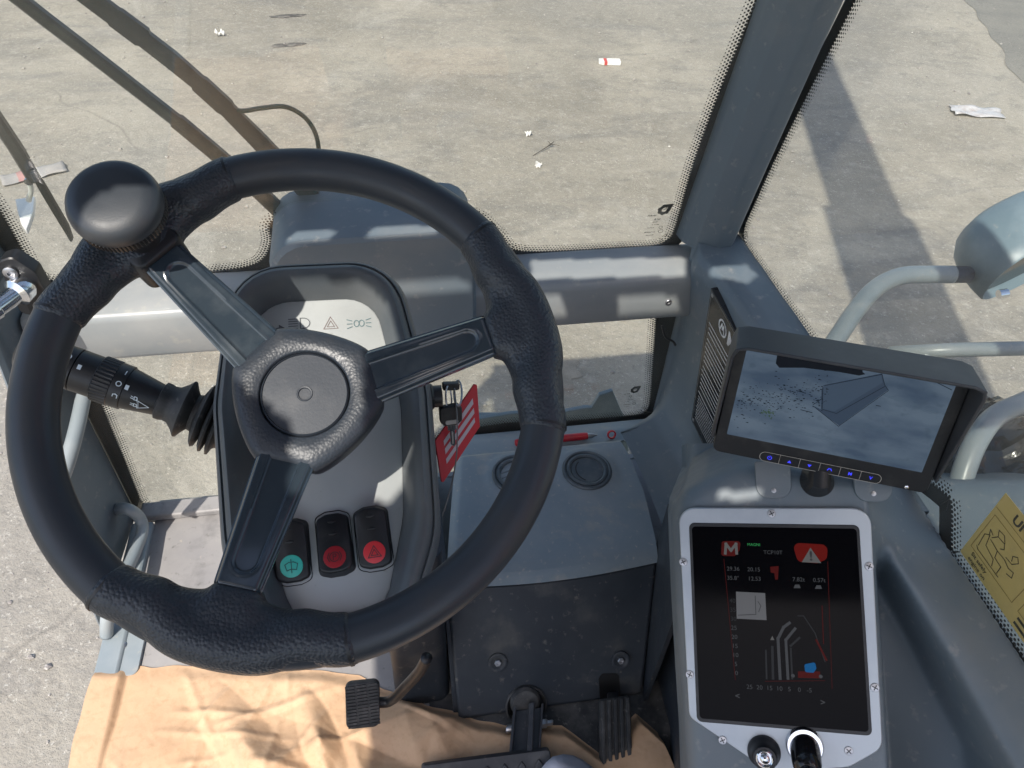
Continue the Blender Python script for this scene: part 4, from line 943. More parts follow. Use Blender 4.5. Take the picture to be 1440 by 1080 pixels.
MB().lathe(q.sub(-.002, .010, 0), [(.026, .001), (.0265, .008), (.022, .014), (.012, .016)], 30).build('rubber_boot', m_rubber, vc)
pA = kpx(745, 992, .025); pB = kpx(741, 1062, .090); fb_ = Fr((pA + pB) / 2, (1, 0, 0), pA - pB, V((1, 0, 0)).cross(pA - pB)); hb_ = (pA - pB).length / 2
m_worn = mat('worn_black_steel', (.055, .057, .063), .42, .2, var=[(14, (.13, .13, .13), .48, .72, 8), (60, (.22, .2, .18), .62, .8, 6)])
MB().prism(fb_, [(-.030, -hb_), (.022, -hb_), (.024, hb_), (-.028, hb_)], -.045, -.010).build('arm_back', m_worn, br, bevel=.002)
MB().prism(fb_, [(-.030, -hb_), (-.025, -hb_), (-.023, hb_), (-.028, hb_)], -.018, .004).build('arm_flange', m_worn, br, bevel=.001)
MB().prism(fb_, [(.0, -hb_), (.009, -hb_), (.008, hb_), (-.002, hb_)], -.018, .010).build('arm_web', m_worn, br, bevel=.0015)
MB().prism(fb_, [(.018, -hb_), (.022, -hb_), (.024, hb_), (.020, hb_)], -.018, .002).build('arm_flange', m_worn, br, bevel=.001)
for sx_, x in ((1, .024), (-1, -.030)):
    MB().lathe(Fr(fb_.p(x, .012, -.012), fb_.v, fb_.n, fb_.u * sx_), [(.008, -.002), (.008, .006), (.0065, .008), (.005, .008)] + ([(.005, .016), (.004, .018)] if sx_ > 0 else []), 6 if sx_ > 0 else 20).build('pivot_bolt', m_steel, br)
c1 = kpx(592, 1077, .10); c2 = kpx(774, 1054, .10)
fp2 = Fr((c1 + c2) / 2 - kn_ * .0, c2 - c1, V((0, .75, .66)), kn_); fp2.n = fp2.u.cross(fp2.v).normalized(); fp2.v = fp2.n.cross(fp2.u); lw_ = (c2 - c1).length / 2
pdp = MB().prism(fp2, fillet([(-lw_, -.075), (lw_, -.075), (lw_, 0), (-lw_, 0)], .006), -.012, 0, inset=.002).build('pedal_plate', m_worn, br)
for i in range(7):
    x = lerp(-lw_ + .02, lw_ - .02, i / 6)
    MB().prism(fp2, [(x - .006, -.07), (x + .006, -.07), (x + .006, -.02), (x, -.012), (x - .006, -.02)], -.002, .004).build('grip_tooth', m_worn, pdp, bevel=.001)
cl = thing('clutch_pedal', 'small ribbed black rubber pedal hanging left of the others over the brown paper', 'pedal', atZ(510, 990, .12))
n_ = V((.06, -.72, .69)).normalized(); qq = atZ(510, 991, .13)
fcp = Fr(qq, V((1, 0, 0)) - n_ * n_.x, (0, 0, 0.001), n_); fcp.v = n_.cross(fcp.u)
a1 = [fcp.px(x, y) for x, y in ((485, 962), (534, 957), (534, 1022), (487, 1027))]
pd_ = MB().prism(fcp, fillet(a1, .010, 5), -.012, 0, inset=.002).build('pedal_pad', m_rubber, cl)
cx_ = sum(p[0] for p in a1) / 4; cy_ = sum(p[1] for p in a1) / 4; hw = (a1[1][0] - a1[0][0]) / 2; hh = (a1[0][1] - a1[3][1]) / 2
mb = MB()
for c_x, w2 in ((-.66, .26), (0, .28), (.66, .26)):
    for i in range(13):
        y = lerp(-hh * .86, hh * .86, i / 12); mb.box(fcp.p(cx_ + c_x * hw, cy_ + y, .0005), fcp.u * w2 * hw, fcp.v * .0014, fcp.n * .0014)
mb.build('ribs', m_rubber, pd_)
MB().tube(spline([fcp.p(cx_ + hw * .5, cy_ - .002, -.012), atZ(548, 986, .115), atZ(570, 966, .17), atZ(590, 944, .235), atZ(600, 925, .29)], 6), .0085, 10).build('pedal_arm', m_black, cl, ang=180)
MB().bx(-.02, .42, .1, .56, .0005, .003).build('footwell_dark_sheet', m_rubber, cab)  # dark sheet added to deepen the shade on the footwell floor
# ---- brown kraft paper spread over the floor
top_pts = [(118, 940), (130, 938), (300, 936), (460, 943), (505, 950), (540, 968), (600, 990), (660, 1008), (712, 1020), (760, 1016), (790, 1020), (842, 1058), (860, 1034), (894, 1003), (925, 1030), (946, 1078)]
tt = [atZ(x, y, .004) for x, y in top_pts]
tab = [(q.x, q.y) for q in tt]
LXT = sorted([(q.y, q.x) for q in [atZ(x, y, .018) for x, y in ((131, 938), (122, 972), (109, 1020), (95, 1080), (60, 1250))]])
lx = lambda y: interp(LXT, y) + .004 * MN.noise(V((y * 17, 0, 2)))
random.seed(5)
folds = [(V((random.uniform(-.5, .25), random.uniform(.15, .66), 0)), random.uniform(0, math.pi), random.uniform(.04, .15), random.uniform(.002, .0055)) for _ in range(90)]
def ph(x, y):
    p = V((x, y, 0)); z = .004 + .006 * max(0, MN.noise(p * 4))
    def tri(lam, a, ph_, wv=.05):
        s = (x * math.cos(a) + y * math.sin(a)) / lam + ph_ + wv * MN.noise(V((x * 6, y * 6, ph_ * 9))); return abs((s % 1.0) - .5) * 2
    mk = (.30 + .70 * sm(.60, .46, y)) * (.45 + .75 * sm(-.45, -.15, x))
    z += mk * (.034 * max(tri(.31, .5, .1), tri(.27, 2.1, .4)) * min(1, .3 + tri(.5, 1.2, .7)) + .024 * min(tri(.17, 1.1, .3), tri(.21, 2.7, .8)) + .008 * max(tri(.09, .2, .5), tri(.11, 1.9, .2)))
    for c, a, L_, h in folds:
        d = p - c; s = d.x * math.cos(a) + d.y * math.sin(a); t_ = -d.x * math.sin(a) + d.y * math.cos(a)
        if abs(s) < L_: z += h * max(0, 1 - abs(t_) / (.0055 + .008 * h / .007)) * (1 - (s / L_) ** 2)
    def bump(cx, cy, h, sx, sy, a=0):
        d = V((x - cx, y - cy)); s = d.x * math.cos(a) + d.y * math.sin(a); t_ = -d.x * math.sin(a) + d.y * math.cos(a)
        return h * max(0, 1 - math.sqrt((s / sx) ** 2 + (t_ / sy) ** 2))
    z += bump(-.31, .50, .020, .20, .045, -.9) + bump(-.20, .50, .028, .11, .030, -1.2)
    return lerp(z, min(z, .022 + .2 * max(0, z - .022)), sm(-.02, .05, x))
def pap(u, v):
    X_ = lerp(tab[0][0], tab[-1][0], u); yt = interp(tab, X_) + .004 * MN.noise(V((X_ * 25, 0, 0)))
    y = lerp(.06, yt, v); x = X_
    if u < .12: x = lerp(lx(y), tab[0][0] + .12 * (tab[-1][0] - tab[0][0]), u / .12)
    z = ph(x, y)
    kz = (.505 - y) if x > .05 else 0                        # runs up against the kick panel
    z = max(z, lerp(.0, .0165, sm(-.535, -.553, x)) + .001)
    e_ = (yt - y)
    z = lerp(.003, z, sm(0, .03, e_)) if e_ < .03 else z
    return V((x, y, z))
pp_ = MB().grid(pap, 340, 240).build('kraft_paper', m_paper, None, recalc=False, ang=180)
tag(pp_, 'crumpled brown kraft paper sheet spread over the cab floor', 'paper')
rg = MB(); q = atZ(790, 1090, .05)
blob(rg, q - V((0, .02, .04)), .055, .05, .045, .2, 4, 20, 12, .35)
tag(rg.build('cloth', m_cloth, None, ang=180), 'pale crumpled cloth peeking in below the brake pedal', 'cloth')
# ================================================================ right hand side console with the touch display
O = atD(1096, 883, .82)
fd = Fr(O, (.9169, -.3128, .2480), (.0831, .7585, .6463), (-.3903, -.5720, .7215))
DP = lambda x, y, c=0: fd.px(x, y, c)
# console body: a height field over the display plane that bends across to the sill of the side window
sA = Fr((0, 0, 0), (1, 0, 0), (0, 1, 0), (0, 0, 1))
def sill(y): q = V((.600, y, .584)) - fd.o; return q.dot(fd.u), q.dot(fd.v), q.dot(fd.n)
s0, s1 = sill(.46), sill(.02)
def sill_a(b): t = (b - s0[1]) / (s1[1] - s0[1]); return lerp(s0[0], s1[0], t), lerp(s0[2], s1[2], t)
lft = [DP(x, y) for x, y in ((966, 1120), (958, 1010), (948, 860), (943, 735), (946, 712))]
topb = [DP(x, y) for x, y in ((946, 712), (960, 690), (990, 672), (1035, 655), (1080, 652), (1180, 660), (1335, 690))]
lt = sorted([(b, a) for a, b in lft]); tt_ = [(a, b) for a, b in topb]
ridge = sorted([(b, a) for a, b in [DP(x, y) for x, y in ((1252, 792), (1285, 850), (1330, 930), (1372, 1015), (1410, 1090))]])
valt = DP(1260, 780)[1]; ar = DP(1232, 880)[0]
amin, amax = DP(930, 900)[0], .40
bmin, bmax = DP(1000, 1230)[1], DP(1100, 640)[1] + .02
def cons(u, v):
    a = lerp(amin, amax, u); b = lerp(bmin, bmax, v)
    dl = a - interp(lt, b); dtp = interp(tt_, a) - b
    sa, sh = sill_a(b)
    h = -.005 + (sh + .005) * sm(ar, sa, a) * 1.0 if a < sa else sh
    h = -.005 + (sh + .005) * max(0, min(1, (a - ar) / (sa - ar))) if a > ar else -.005
    rr = .024
    for d in (dl, dtp):
        if d < rr: h -= rr - math.sqrt(max(0, rr * rr - (rr - max(d, 0)) ** 2)) if d > 0 else rr
        if d < 0: h -= min(.34, -d * 9)
    ra = interp(ridge, b)                      # recess between the display and the arm rest ridge
    if b < valt + .03:
        dip = sm(ar + .003, ar + .022, a) * (1 - sm(ra - .016, ra + .010, a)) * sm(valt + .016, valt - .03, b)
        h -= .115 * dip
        h += .006 * math.exp(-((a - ra - .02) / .022) ** 2) * sm(valt, valt - .04, b)
    if a > sa - .004: h -= min(.2, (a - sa + .004) * 12)
    return fd.p(a, b, h)
sdc = thing('side_console', 'moulded blue grey armrest console on the right carrying the framed touch display', 'console', O)
MB().grid(cons, 150, 170).build('body', m_trim, sdc, ang=180)
# dark footwell wall below the console
MB().loft([[V((x, y, z)) for x, y in ((.352, .50), (.36, .50), (.42, .70), (.405, .70))] for z in (0, .3)]).build('footwell_wall', m_trimd, sdc)
MB().loft([[V(q) for q in ((.395, .655, z), (.385, .45, z), (.33, .25, z), (.36, .24, z), (.42, .45, z), (.43, .655, z))] for z in (0, .22)]).build('footwell_wall', m_trimd, sdc)
# ---- the framed touch display
td = thing('touch_display', 'black portrait touch display in a screwed pale metal frame showing a crane diagram', 'display', fd.p(0, 0, 0))
bz = fillet([DP(x, y) for x, y in ((954, 714), (1224, 714), (1241, 1052), (1195, 1078), (1092, 1088), (1066, 1074), (969, 1008))], [.018, .018, .018, .02, .012, .01, .012], 6)
MB().prism(fd, bz, -.006, .0015, inset=.0012).build('bezel', m_bezel, td, bevel=.0006)
gs = fillet([DP(x, y) for x, y in ((969, 735), (1208, 738), (1226, 1034), (980, 1014))], .006, 5)
MB().prism(fd, gs, -.004, .0028, inset=.0008).build('gasket', m_black, td)
sg_ = fillet([DP(x, y) for x, y in ((973, 740), (1204, 743), (1221, 1028), (984, 1009))], .004, 5)
scn = MB().prism(fd, sg_, .0, .0034, inset=.0004).build('screen', m_screen, td)
for i, (x, y) in enumerate(((1085, 722), (961, 790), (1222, 796), (970, 948), (1230, 966), (1016, 1040), (1193, 1055))):
    a, b = DP(x, y); q = fd.sub(a, b, .0015, random.random() * 3)
    sc_ = MB().lathe(q, [(.0046, -.001), (.0046, .0006), (.0042, .0012), (.0005, .0016)], 24).build('screw', m_steel, td)
    MB().strokes(q, [[(-.0026, 0), (.0026, 0)], [(0, -.0026), (0, .0026)]], .0010, .0017).build('cross_slot', m_frit, sc_, recalc=False)
fg = Fr(fd.p(0, 0, .0034), fd.u, fd.v, fd.n)
G = lambda x, y: fg.px(x, y)
sz = .82 / F
def txt(mb, s, x, y, h, **k): a, b = G(x, y); mb.text(fg, s, h * sz, a, b, .0004, 'CENTER', **k)
def piece(name, m, f): mb = MB(); f(mb); return mb.build(name, m, scn, recalc=False)
PP = lambda pts: [G(*p) for p in pts]
piece('emblem_plate', m_gdred, lambda b: b.flat(fg, fillet(PP(((1015, 761), (1042, 761), (1040, 774), (1034, 782), (1014, 782))), .003, 5), .0002))
piece('emblem_letter', m_gwhite, lambda b: b.strokes(fg, [PP(((1020, 778), (1021, 765), (1028, 774), (1035, 765), (1036, 778)))], .0030, .0004))
piece('warning_badge', m_gred, lambda b: b.flat(fg, fillet(PP(((1114, 763), (1164, 766), (1163, 786), (1150, 792), (1122, 790))), .006, 5), .0002))
a, b = G(1140, 781)
piece('warning_triangle', m_gwhite, lambda q: q.flat(fg, [(a - .0095, b - .0075), (a + .0105, b - .008), (a + .0002, b + .0085)], .0004))
piece('warning_mark', m_frit, lambda q: q.text(fg, '!', .014, a + .0003, b - .001, .0006, 'CENTER', bold=.0004))
piece('green_text', m_ggreen, lambda q: txt(q, 'MAGNI', 1060, 766, 5.5))
piece('model_text', m_gdim, lambda q: txt(q, 'TCP10T', 1087, 777, 7.5))
for s, x, y in (('29.36', 1031, 800), ('20.15', 1060, 801), ('35.8°', 1031, 813), ('12.53', 1061, 814), ('7.82t', 1123, 815), ('0.57t', 1152, 816)): piece('reading', m_gdim, lambda q: txt(q, s, x, y, 8))
for i, s in enumerate(('40', '35', '30', '25', '20', '15', '10', '5', '0')): piece('axis_number', m_gfaint if i < 3 else m_gdim, lambda q: txt(q, s, 1030 + i * .7, 845 + i * 12.7, 8.5))
for i, s in enumerate(('25', '20', '15', '10', '5', '0', '-5')): piece('axis_number', m_gdim, lambda q: txt(q, s, 1054 + i * 14, 966 + i * .8, 8.5))
for x, y in ((1121, 824), (1151, 825)): piece('load_symbol', m_gdim, lambda q: q.flat(fg, PP(((x - 5, y + 3), (x + 5, y + 3), (x + 3, y - 2), (x - 3, y - 2))), .0003))
piece('red_flag', m_gdred, lambda q: q.flat(fg, PP(((1083, 797), (1095, 796), (1094, 815), (1090, 815), (1089, 806), (1084, 805))), .0003))
piece('tile', mat('screen_tile', (.05, .05, .05), .3, emit=(.13, .135, .14), es=.2), lambda q: q.flat(fg, PP(((1035, 832), (1076, 834), (1078, 872), (1036, 870))), .0002))
piece('tile_drawing', m_frit, lambda q: q.strokes(fg, [PP(((1038, 865), (1063, 864), (1062, 838))), PP(((1066, 846), (1070, 852), (1067, 860)))], .0008, .0004))
for ln, wd_, m_ in ((((1097, 954), (1094, 898), (1102, 882), (1110, 876)), .0030, m_gdim), (((1087, 954), (1086, 910)), .0026, m_gfaint), (((1108, 954), (1105, 900), (1118, 884)), .0028, m_gdim), (((1078, 954), (1077, 915)), .0018, m_gfaint), (((1112, 908), (1124, 897)), .0022, m_gfaint), (((1114, 954), (1112, 912)), .0018, m_gfaint)):
    piece('load_curve', m_, lambda q: q.strokes(fg, [PP(ln)], wd_, .0002))
piece('reach_curve', m_gfaint, lambda q: q.strokes(fg, [PP(((1122, 866), (1130, 866), (1146, 890), (1160, 930)))], .0010, .0002))
piece('boom_line', m_gdred, lambda q: q.strokes(fg, [PP(((1148, 900), (1162, 928)))], .0020, .0003))
piece('machine_base', m_gdred, lambda q: q.flat(fg, PP(((1122, 944), (1153, 944), (1154, 954), (1122, 953))), .0002))
piece('angle_scale', m_gdred, lambda q: q.strokes(fg, [PP(((1156, 852), (1158, 905)))], .0008, .0003))
for ln in (((1018, 786), (1034, 956)), ((1164, 790), (1170, 968)), ((1076, 958), (1160, 957))): piece('frame_line', m_gdred, lambda q: q.strokes(fg, [PP(ln)], .0005, .0002))
piece('position_arrow', m_gwhite, lambda q: q.flat(fg, PP(((1083, 900), (1089, 900), (1086, 894))), .0003))
for x, y, s in ((1037, 979, '<'), (1157, 988, '>')): piece('page_arrow', m_gdim, lambda q: txt(q, s, x, y, 11, bold=.0002))
for x, y in ((1115, 950), (1154, 951)): piece('wheel_mark', m_gdim, lambda q: q.flat(fg, [(G(x, y)[0] + .002 * math.cos(t), G(x, y)[1] + .002 * math.sin(t)) for t in [k * .63 for k in range(10)]], .0005))
piece('blue_symbol', m_gblue, lambda q: q.flat(fg, fillet(PP(((1131, 934), (1146, 931), (1148, 940), (1144, 946), (1132, 945))), .002), .0004))
# knobs below the screen
a, b = DP(1074, 1056); q = fd.sub(a, b, .0015)
kn1 = thing('socket', 'black round socket with a small bright lens on the lower edge of the display frame', 'socket', q.o)
MB().lathe(q, [(.0175, -.002), (.0175, .003), (.016, .006), (.0140, .011), (.0132, .018), (.0118, .0205), (.0085, .021), (.008, .018)], 36).build('socket_body', m_black, kn1, ang=50)
MB().lathe(q, [(.0092, .016), (.0092, .022), (.008, .023), (.006, .0215), (.0045, .0235), (.001, .0245)], 28).build('lens', m_chrome, kn1, ang=50)
a, b = DP(1131, 1047); q = fd.sub(a, b, .0015)
q2 = Fr(q.o, q.u, q.v, (q.n + q.v * -.42 + q.u * -.02).normalized()); q2.u = q2.v.cross(q2.n).normalized(); q2.v = q2.n.cross(q2.u)
kn2 = thing('pull_knob', 'black pull knob with a polished chrome collar and domed chrome tip below the display', 'knob', q.o)
MB().lathe(q, [(.0195, -.002), (.0195, .003), (.0178, .006), (.016, .006)], 36).build('collar', m_chrome, kn2, ang=50)
MB().lathe(q2, [(.0150, .0), (.0155, .010), (.0148, .026), (.0130, .036), (.0085, .039)], 36).build('grip', mat('gloss_black', (.01, .01, .011), .12), kn2, ang=50)
MB().lathe(q2, [(.0085, .038), (.0105, .0405), (.0105, .046), (.0085, .0505), (.0045, .053), (.0008, .0535)], 32).build('tip', m_chrome, kn2, ang=180)

# ================================================================ camera monitor above the display
MO = atD(1180, 572, .765)
fm = Fr(MO, (.9007, -.4315, .0503), (.0361, .2778, .9600), (-.4285, -.8635, .2660))
fm.v = fm.n.cross(fm.u).normalized(); fm.u = fm.v.cross(fm.n)
mo = thing('camera_monitor', 'black hooded camera monitor showing a dim yard view with a bucket', 'monitor', MO)
mp2 = lambda x, y, c=0: fm.px(x, y, c)
cs = [mp2(x, y) for x, y in ((1049, 482), (1344, 532), (1299, 664), (1025, 610))]
xl = (cs[0][0] + cs[3][0]) / 2; xr = (cs[1][0] + cs[2][0]) / 2; yt = (cs[0][1] + cs[1][1]) / 2; yb = (cs[2][1] + cs[3][1]) / 2
hx0, hx1 = xl - .0115, xr + .0125; hy1 = yt + .0075; hy0 = yb - .025
o_ = fillet([(hx0, hy0), (hx1, hy0), (hx1, hy1), (hx0, hy1)], .007, 5)
MB().loft([[fm.p(a * k, b * k, c) for a, b in o_] for k, c in ((.9, -.032), (.97, -.028), (1, -.02), (1, -.001), (.99, .001))]).build('housing', m_black, mo, ang=50)
# sun hood: top visor and tapering cheeks
th = .0035; dpt = .040
def hoodsec(c_fun, off):
    P_ = [(hx0 - off, hy0 + .018), (hx0 - off, hy1 - .010), (hx0 - off + .003, hy1 - .002 + off * .7), (hx0 + .010, hy1 + off), (hx1 - .010, hy1 + off), (hx1 + off - .003, hy1 - .002 + off * .7), (hx1 + off, hy1 - .010), (hx1 + off, hy0 + .018)]
    dd = [.004, dpt * .92, dpt, dpt, dpt, dpt, dpt * .92, .004]
    return [fm.p(a, b, c_fun(d)) for (a, b), d in zip(P_, dd)]
A_ = hoodsec(lambda d: -.018, .0045); B_ = hoodsec(lambda d: d, .0045); Cc = hoodsec(lambda d: d, .0012); D_ = hoodsec(lambda d: -.018, .0012)
mb = MB(); n_ = 8; vs = A_ + B_ + Cc + D_; fs_ = []
for r in range(4):
    for j in range(n_ - 1):
        p, q = r * n_ + j, ((r + 1) % 4) * n_ + j; fs_.append((p, p + 1, q + 1, q))
fs_ += [(0, n_, 2 * n_, 3 * n_), (n_ - 1, 4 * n_ - 1, 3 * n_ - 1, 2 * n_ - 1)]
mb.add(vs, fs_).build('sun_hood', mat('hood_plastic', (.035, .040, .046), .5, var=[(12, (.065, .07, .075), .45, .7, 6), (70, (.13, .12, .11), .66, .85, 6)], bump=[('noise', 900, .0003, .25)]), mo, ang=50, bevel=.0012)
scr = MB().prism(fm, fillet([(xl, yb), (xr, yb), (xr, yt), (xl, yt)], .001, 2), -.001, .0016).build('screen', m_screenpic, mo)
f9 = Fr(fm.p(0, 0, .0016), fm.u, fm.v, fm.n)
Q = lambda x, y: f9.px(x, y)
def cl_(p): return (min(max(p[0], xl + .0005), xr - .0005), min(max(p[1], yb + .0005), yt - .0005))
pk, pm, pl2, pg_, pm2, po, pd2 = MB(), MB(), MB(), MB(), MB(), MB(), MB()
pk.flat(f9, [cl_(Q(x, y)) for x, y in ((1093, 498), (1098, 493), (1116, 495), (1122, 491), (1213, 512), (1213, 523), (1217, 526), (1208, 528), (1180, 523), (1130, 517), (1096, 517), (1091, 511))], .0003)
pm.flat(f9, [cl_(Q(x, y)) for x, y in ((1155, 548), (1160, 541), (1240, 525), (1244, 540), (1249, 548), (1180, 598), (1168, 590), (1142, 570), (1154, 575))], .0003)
pm2.flat(f9, [cl_(Q(x, y)) for x, y in ((1158, 543), (1239, 527), (1241, 538), (1174, 578), (1157, 575))], .0005)
po.strokes(f9, [[Q(1157, 544), Q(1156, 574)], [Q(1156, 575), Q(1176, 581), Q(1244, 543)], [Q(1143, 569), Q(1156, 560)], [Q(1144, 571), Q(1179, 599), Q(1249, 549)], [Q(1240, 525), Q(1244, 541), Q(1249, 548)], [Q(1158, 542), Q(1240, 526)]], .0005, .0007)
random.seed(3)
for i in range(330):
    t = random.random(); x = lerp(1030, 1165, random.random()); y = 565 - (x - 1030) * .10 + random.gauss(0, 13); 
    if not (Q(x, y)[0] > xl + .003 and yb + .003 < Q(x, y)[1] < yt - .003): continue
    a, b = Q(x, y); s_ = random.uniform(.0003, .0011); pd2.flat(f9, [(a - s_ * random.uniform(.6, 2.2), b), (a, b - s_ * .5), (a + s_ * 1.5, b + s_ * .1), (a + s_ * .2, b + s_ * .6)], .0003 + i * 1e-6)
for i in range(26):
    a, b = Q(1080 + random.gauss(0, 5), 581 + random.gauss(0, 3)); s_ = random.uniform(.0008, .0018); t = random.random() * 6
    pg_.flat(f9, [(a + s_ * math.cos(t), b + s_ * math.sin(t)), (a + s_ * math.cos(t + 2), b + s_ * math.sin(t + 2)), (a + s_ * .6 * math.cos(t + 4), b + s_ * .6 * math.sin(t + 4))], .0008 + i * 1e-6)
for i in range(16):
    x = 1060 + i * 4.3 + random.uniform(-1, 1); a, b = Q(x, 488 + (x - 1060) * .17); pd2.flat(f9, [cl_((a - .002, b - .0006)), cl_((a + .002, b - .0008)), cl_((a + .0016, b + .001)), cl_((a - .0012, b + .0012))], .0004 + i * 1e-6)
pd2.strokes(f9, [[Q(1302, 530), Q(1338, 548)], [Q(1322, 529), Q(1318, 538)], [Q(1232, 570), Q(1238, 571)], [Q(1126, 576), Q(1142, 580)], [Q(1120, 549), Q(1128, 551)]], .0007, .0004)
for s_, e_ in (((1190, 592), (1270, 612)), ((1230, 550), (1318, 580)), ((1110, 604), (1210, 628)), ((1180, 640), (1290, 652))):
    pl2 = MB()
    for k in range(3): pl2.strokes(f9, [[cl_(Q(s_[0] + k * 3, s_[1] + k * 2)), cl_(Q((s_[0] + e_[0]) / 2, (s_[1] + e_[1]) / 2 - 2 + k * 2)), cl_(Q(e_[0] - k * 4, e_[1] + k))]], .0004, .00025)
    pl2.build('picture_track', m_plight, scr, recalc=False)
for mb, nm, m_ in ((pk, 'picture_shadow', m_pdark), (po, 'picture_bucket_edges', m_pdark), (pd2, 'picture_rubble', m_pdark), (pm, 'picture_bucket', m_pmid), (pm2, 'picture_bucket_inside', m_pmid2), (pg_, 'picture_weeds', m_pgreen)):
    q = mb.build(nm, m_, scr, recalc=False)
    if nm in ('picture_rubble', 'picture_weeds'): q['kind'] = 'stuff'
# button strip
f8 = Fr(fm.p(0, 0, .0012), fm.u, fm.v, fm.n); B = lambda x, y: f8.px(x, y)
b0, b1 = B(1068, 642), B(1240, 671); ym = (B(1066, 642)[1] + B(1240, 672)[1]) / 2; bh = .0058; xa, xb = b0[0], b1[0]
pan = fillet([(xa, ym - bh), (xb, ym - bh), (xb, ym + bh), (xa, ym + bh)], bh * .95, 8)
bp_ = MB().prism(f8, pan, -.001, .0002).build('button_strip', m_black, mo)
MB().strokes(f8, [pan + [pan[0]]], .0005, .0006).build('strip_outline', m_line, bp_, recalc=False)
for i in range(6):
    x0_, x1_ = lerp(xa, xb, i / 6), lerp(xa, xb, (i + 1) / 6); xm = (x0_ + x1_) / 2; g_ = f8.sub(xm, ym, .0008)
    bt = MB().prism(f8, fillet([(x0_ + .001, ym - bh + .0012), (x1_ - .001, ym - bh + .0012), (x1_ - .001, ym + bh - .0012), (x0_ + .001, ym + bh - .0012)], .001 if 0 < i < 5 else .003, 4), .0, .0010).build('button', m_black, mo)
    if i: MB().strokes(f8, [[(x0_, ym - bh), (x0_, ym + bh)]], .0004, .0008).build('divider', m_line, bp_, recalc=False)
    s_ = .0021; mb = MB(); g_.o = f8.p(xm, ym, .0011)
    if i == 0: mb.strokes(g_, [[(s_ * math.sin(t), s_ * math.cos(t)) for t in [.6 + k * .42 for k in range(13)]], [(0, .2 * s_), (0, 1.2 * s_)]], .0006)
    elif i == 1: mb.flat(g_, [(-s_, -s_ * .7), (s_, -s_ * .7), (0, s_ * .8)])
    elif i == 2: mb.flat(g_, [(-s_, s_ * .7), (0, -s_ * .8), (s_, s_ * .7)])
    elif i == 3: mb.strokes(g_, [[(-s_, -.3 * s_), (-.5 * s_, .6 * s_), (.5 * s_, .6 * s_), (s_, -.3 * s_)]], .0009)
    else: mb.text(g_, 'MV'[i - 4], .0052, 0, 0, .0004, 'CENTER', bold=.0001)
    mb.build('button_symbol', m_blue, bt, recalc=False)
a, b = B(1275, 685); MB().lathe(f8.sub(a, b, 0), [(.0024, -.001), (.0022, .0006), (.0012, .0012), (.0004, .0013)], 16).build('sensor', m_chrome, mo)
# stand: swivel neck and foot with two lugs
ftp = fd.px(1150, 676); fo = fd.sub(ftp[0], ftp[1], -.012)
MB().tube([fm.p(0, hy0 + .02, -.026), fo.p(0, .0, .03), fo.p(0, -.002, -.01)], [.010, .012, .022], 24).build('neck', m_black, mo, ang=60)
for x, y in ((1088, 686), (1228, 690)):
    a, b = fd.px(x, y, -.004); l_ = fd.sub(a, b, -.0055)
    lug = MB().prism(l_, fillet([(-.019, .03), (-.019, -.012), (.019, -.012), (.019, .03)], [.002, .014, .014, .002], 6), -.008, .003, inset=.0008).build('foot_lug', m_trim, mo)
    MB().lathe(l_.sub(.0, -.003, .003), [(.0028, 0), (.0026, .0008), (.0015, .001)], 16).build('screw', m_steel, lug)

# ================================================================ plates and stickers
A_ = V((.503, .931, .569)); n_ = V((-1, -.11, -.078)).normalized()
pA = on(1000, 405, n_, n_.dot(A_) + .007); pB = on(972, 590, n_, n_.dot(A_) + .007); pC = on(1006, 662, n_, n_.dot(A_) + .007)
fpn_ = Fr(pA, V((0, -1, 0)), V((0, 0, 1)), n_); fpn_.u = (pC - pB).normalized(); fpn_.v = (pA - pB).normalized(); H_ = (pA - pB).length; W_ = .15
ipl = thing('information_plate', 'black rating plate with rows of fine white print on the right front wall', 'plate', pA)
f0 = Fr(pB - fpn_.u * 0, fpn_.u, fpn_.v, fpn_.n)
bpl = MB().prism(f0, [(0, 0), (W_, 0), (W_, H_), (0, H_)], -.014, 0).build('plate', m_plate, ipl, bevel=.0006)
e_ = .004
MB().strokes(f0, [[(e_, e_), (W_ - e_, e_), (W_ - e_, H_ - e_), (e_, H_ - e_), (e_, e_)]], .0016, .0003).build('plate_border', m_plated, bpl, recalc=False)
mb = MB(); mb.text(f0, 'MAGNI', .036, .075, H_ - .030, .0004, bold=.0012, sx=.9)
mb.strokes(f0, [[(.056 + .013 * math.cos(t), H_ - .030 + .013 * math.sin(t)) for t in [k * math.pi / 10 for k in range(21)]], [(.049, H_ - .036), (.053, H_ - .024), (.056, H_ - .032), (.059, H_ - .024), (.063, H_ - .036)]], .003, .0004)
random.seed(21)
def prow(x0_, x1_, y, h):
    x = x0_
    while x < x1_:
        w_ = random.uniform(.004, .014); mb.strokes(f0, [[(x, y), (min(x + w_, x1_), y)]], h, .0004); x += w_ + .0022
y = H_ - .06
for i in range(26):
    if i in (3, 9, 15): y -= .004
    prow(.014 if i % 5 else .012, random.choice((.16, .15, .12, .16)), y, .0022 if i < 16 else .0016); y -= .0098 if i < 16 else .0068
    if y < .02: break
mb.build('plate_print', m_white, bpl, recalc=False)
for x, y in ((.008, .008), (W_ - .008, .008), (.008, H_ - .008), (W_ - .008, H_ - .008)):
    MB().lathe(f0.sub(x, y, 0), [(.0034, 0), (.003, .001), (.001, .0014)], 16).build('rivet', m_steel, bpl)
# loose wire under the beam end
MB().tube(spline([atY(931, 458, .985), atY(936, 474, .975), atY(946, 480, .97), atY(950, 486, .965)], 6), .0022, 8).build('loose_wire', m_black, cab, ang=180)
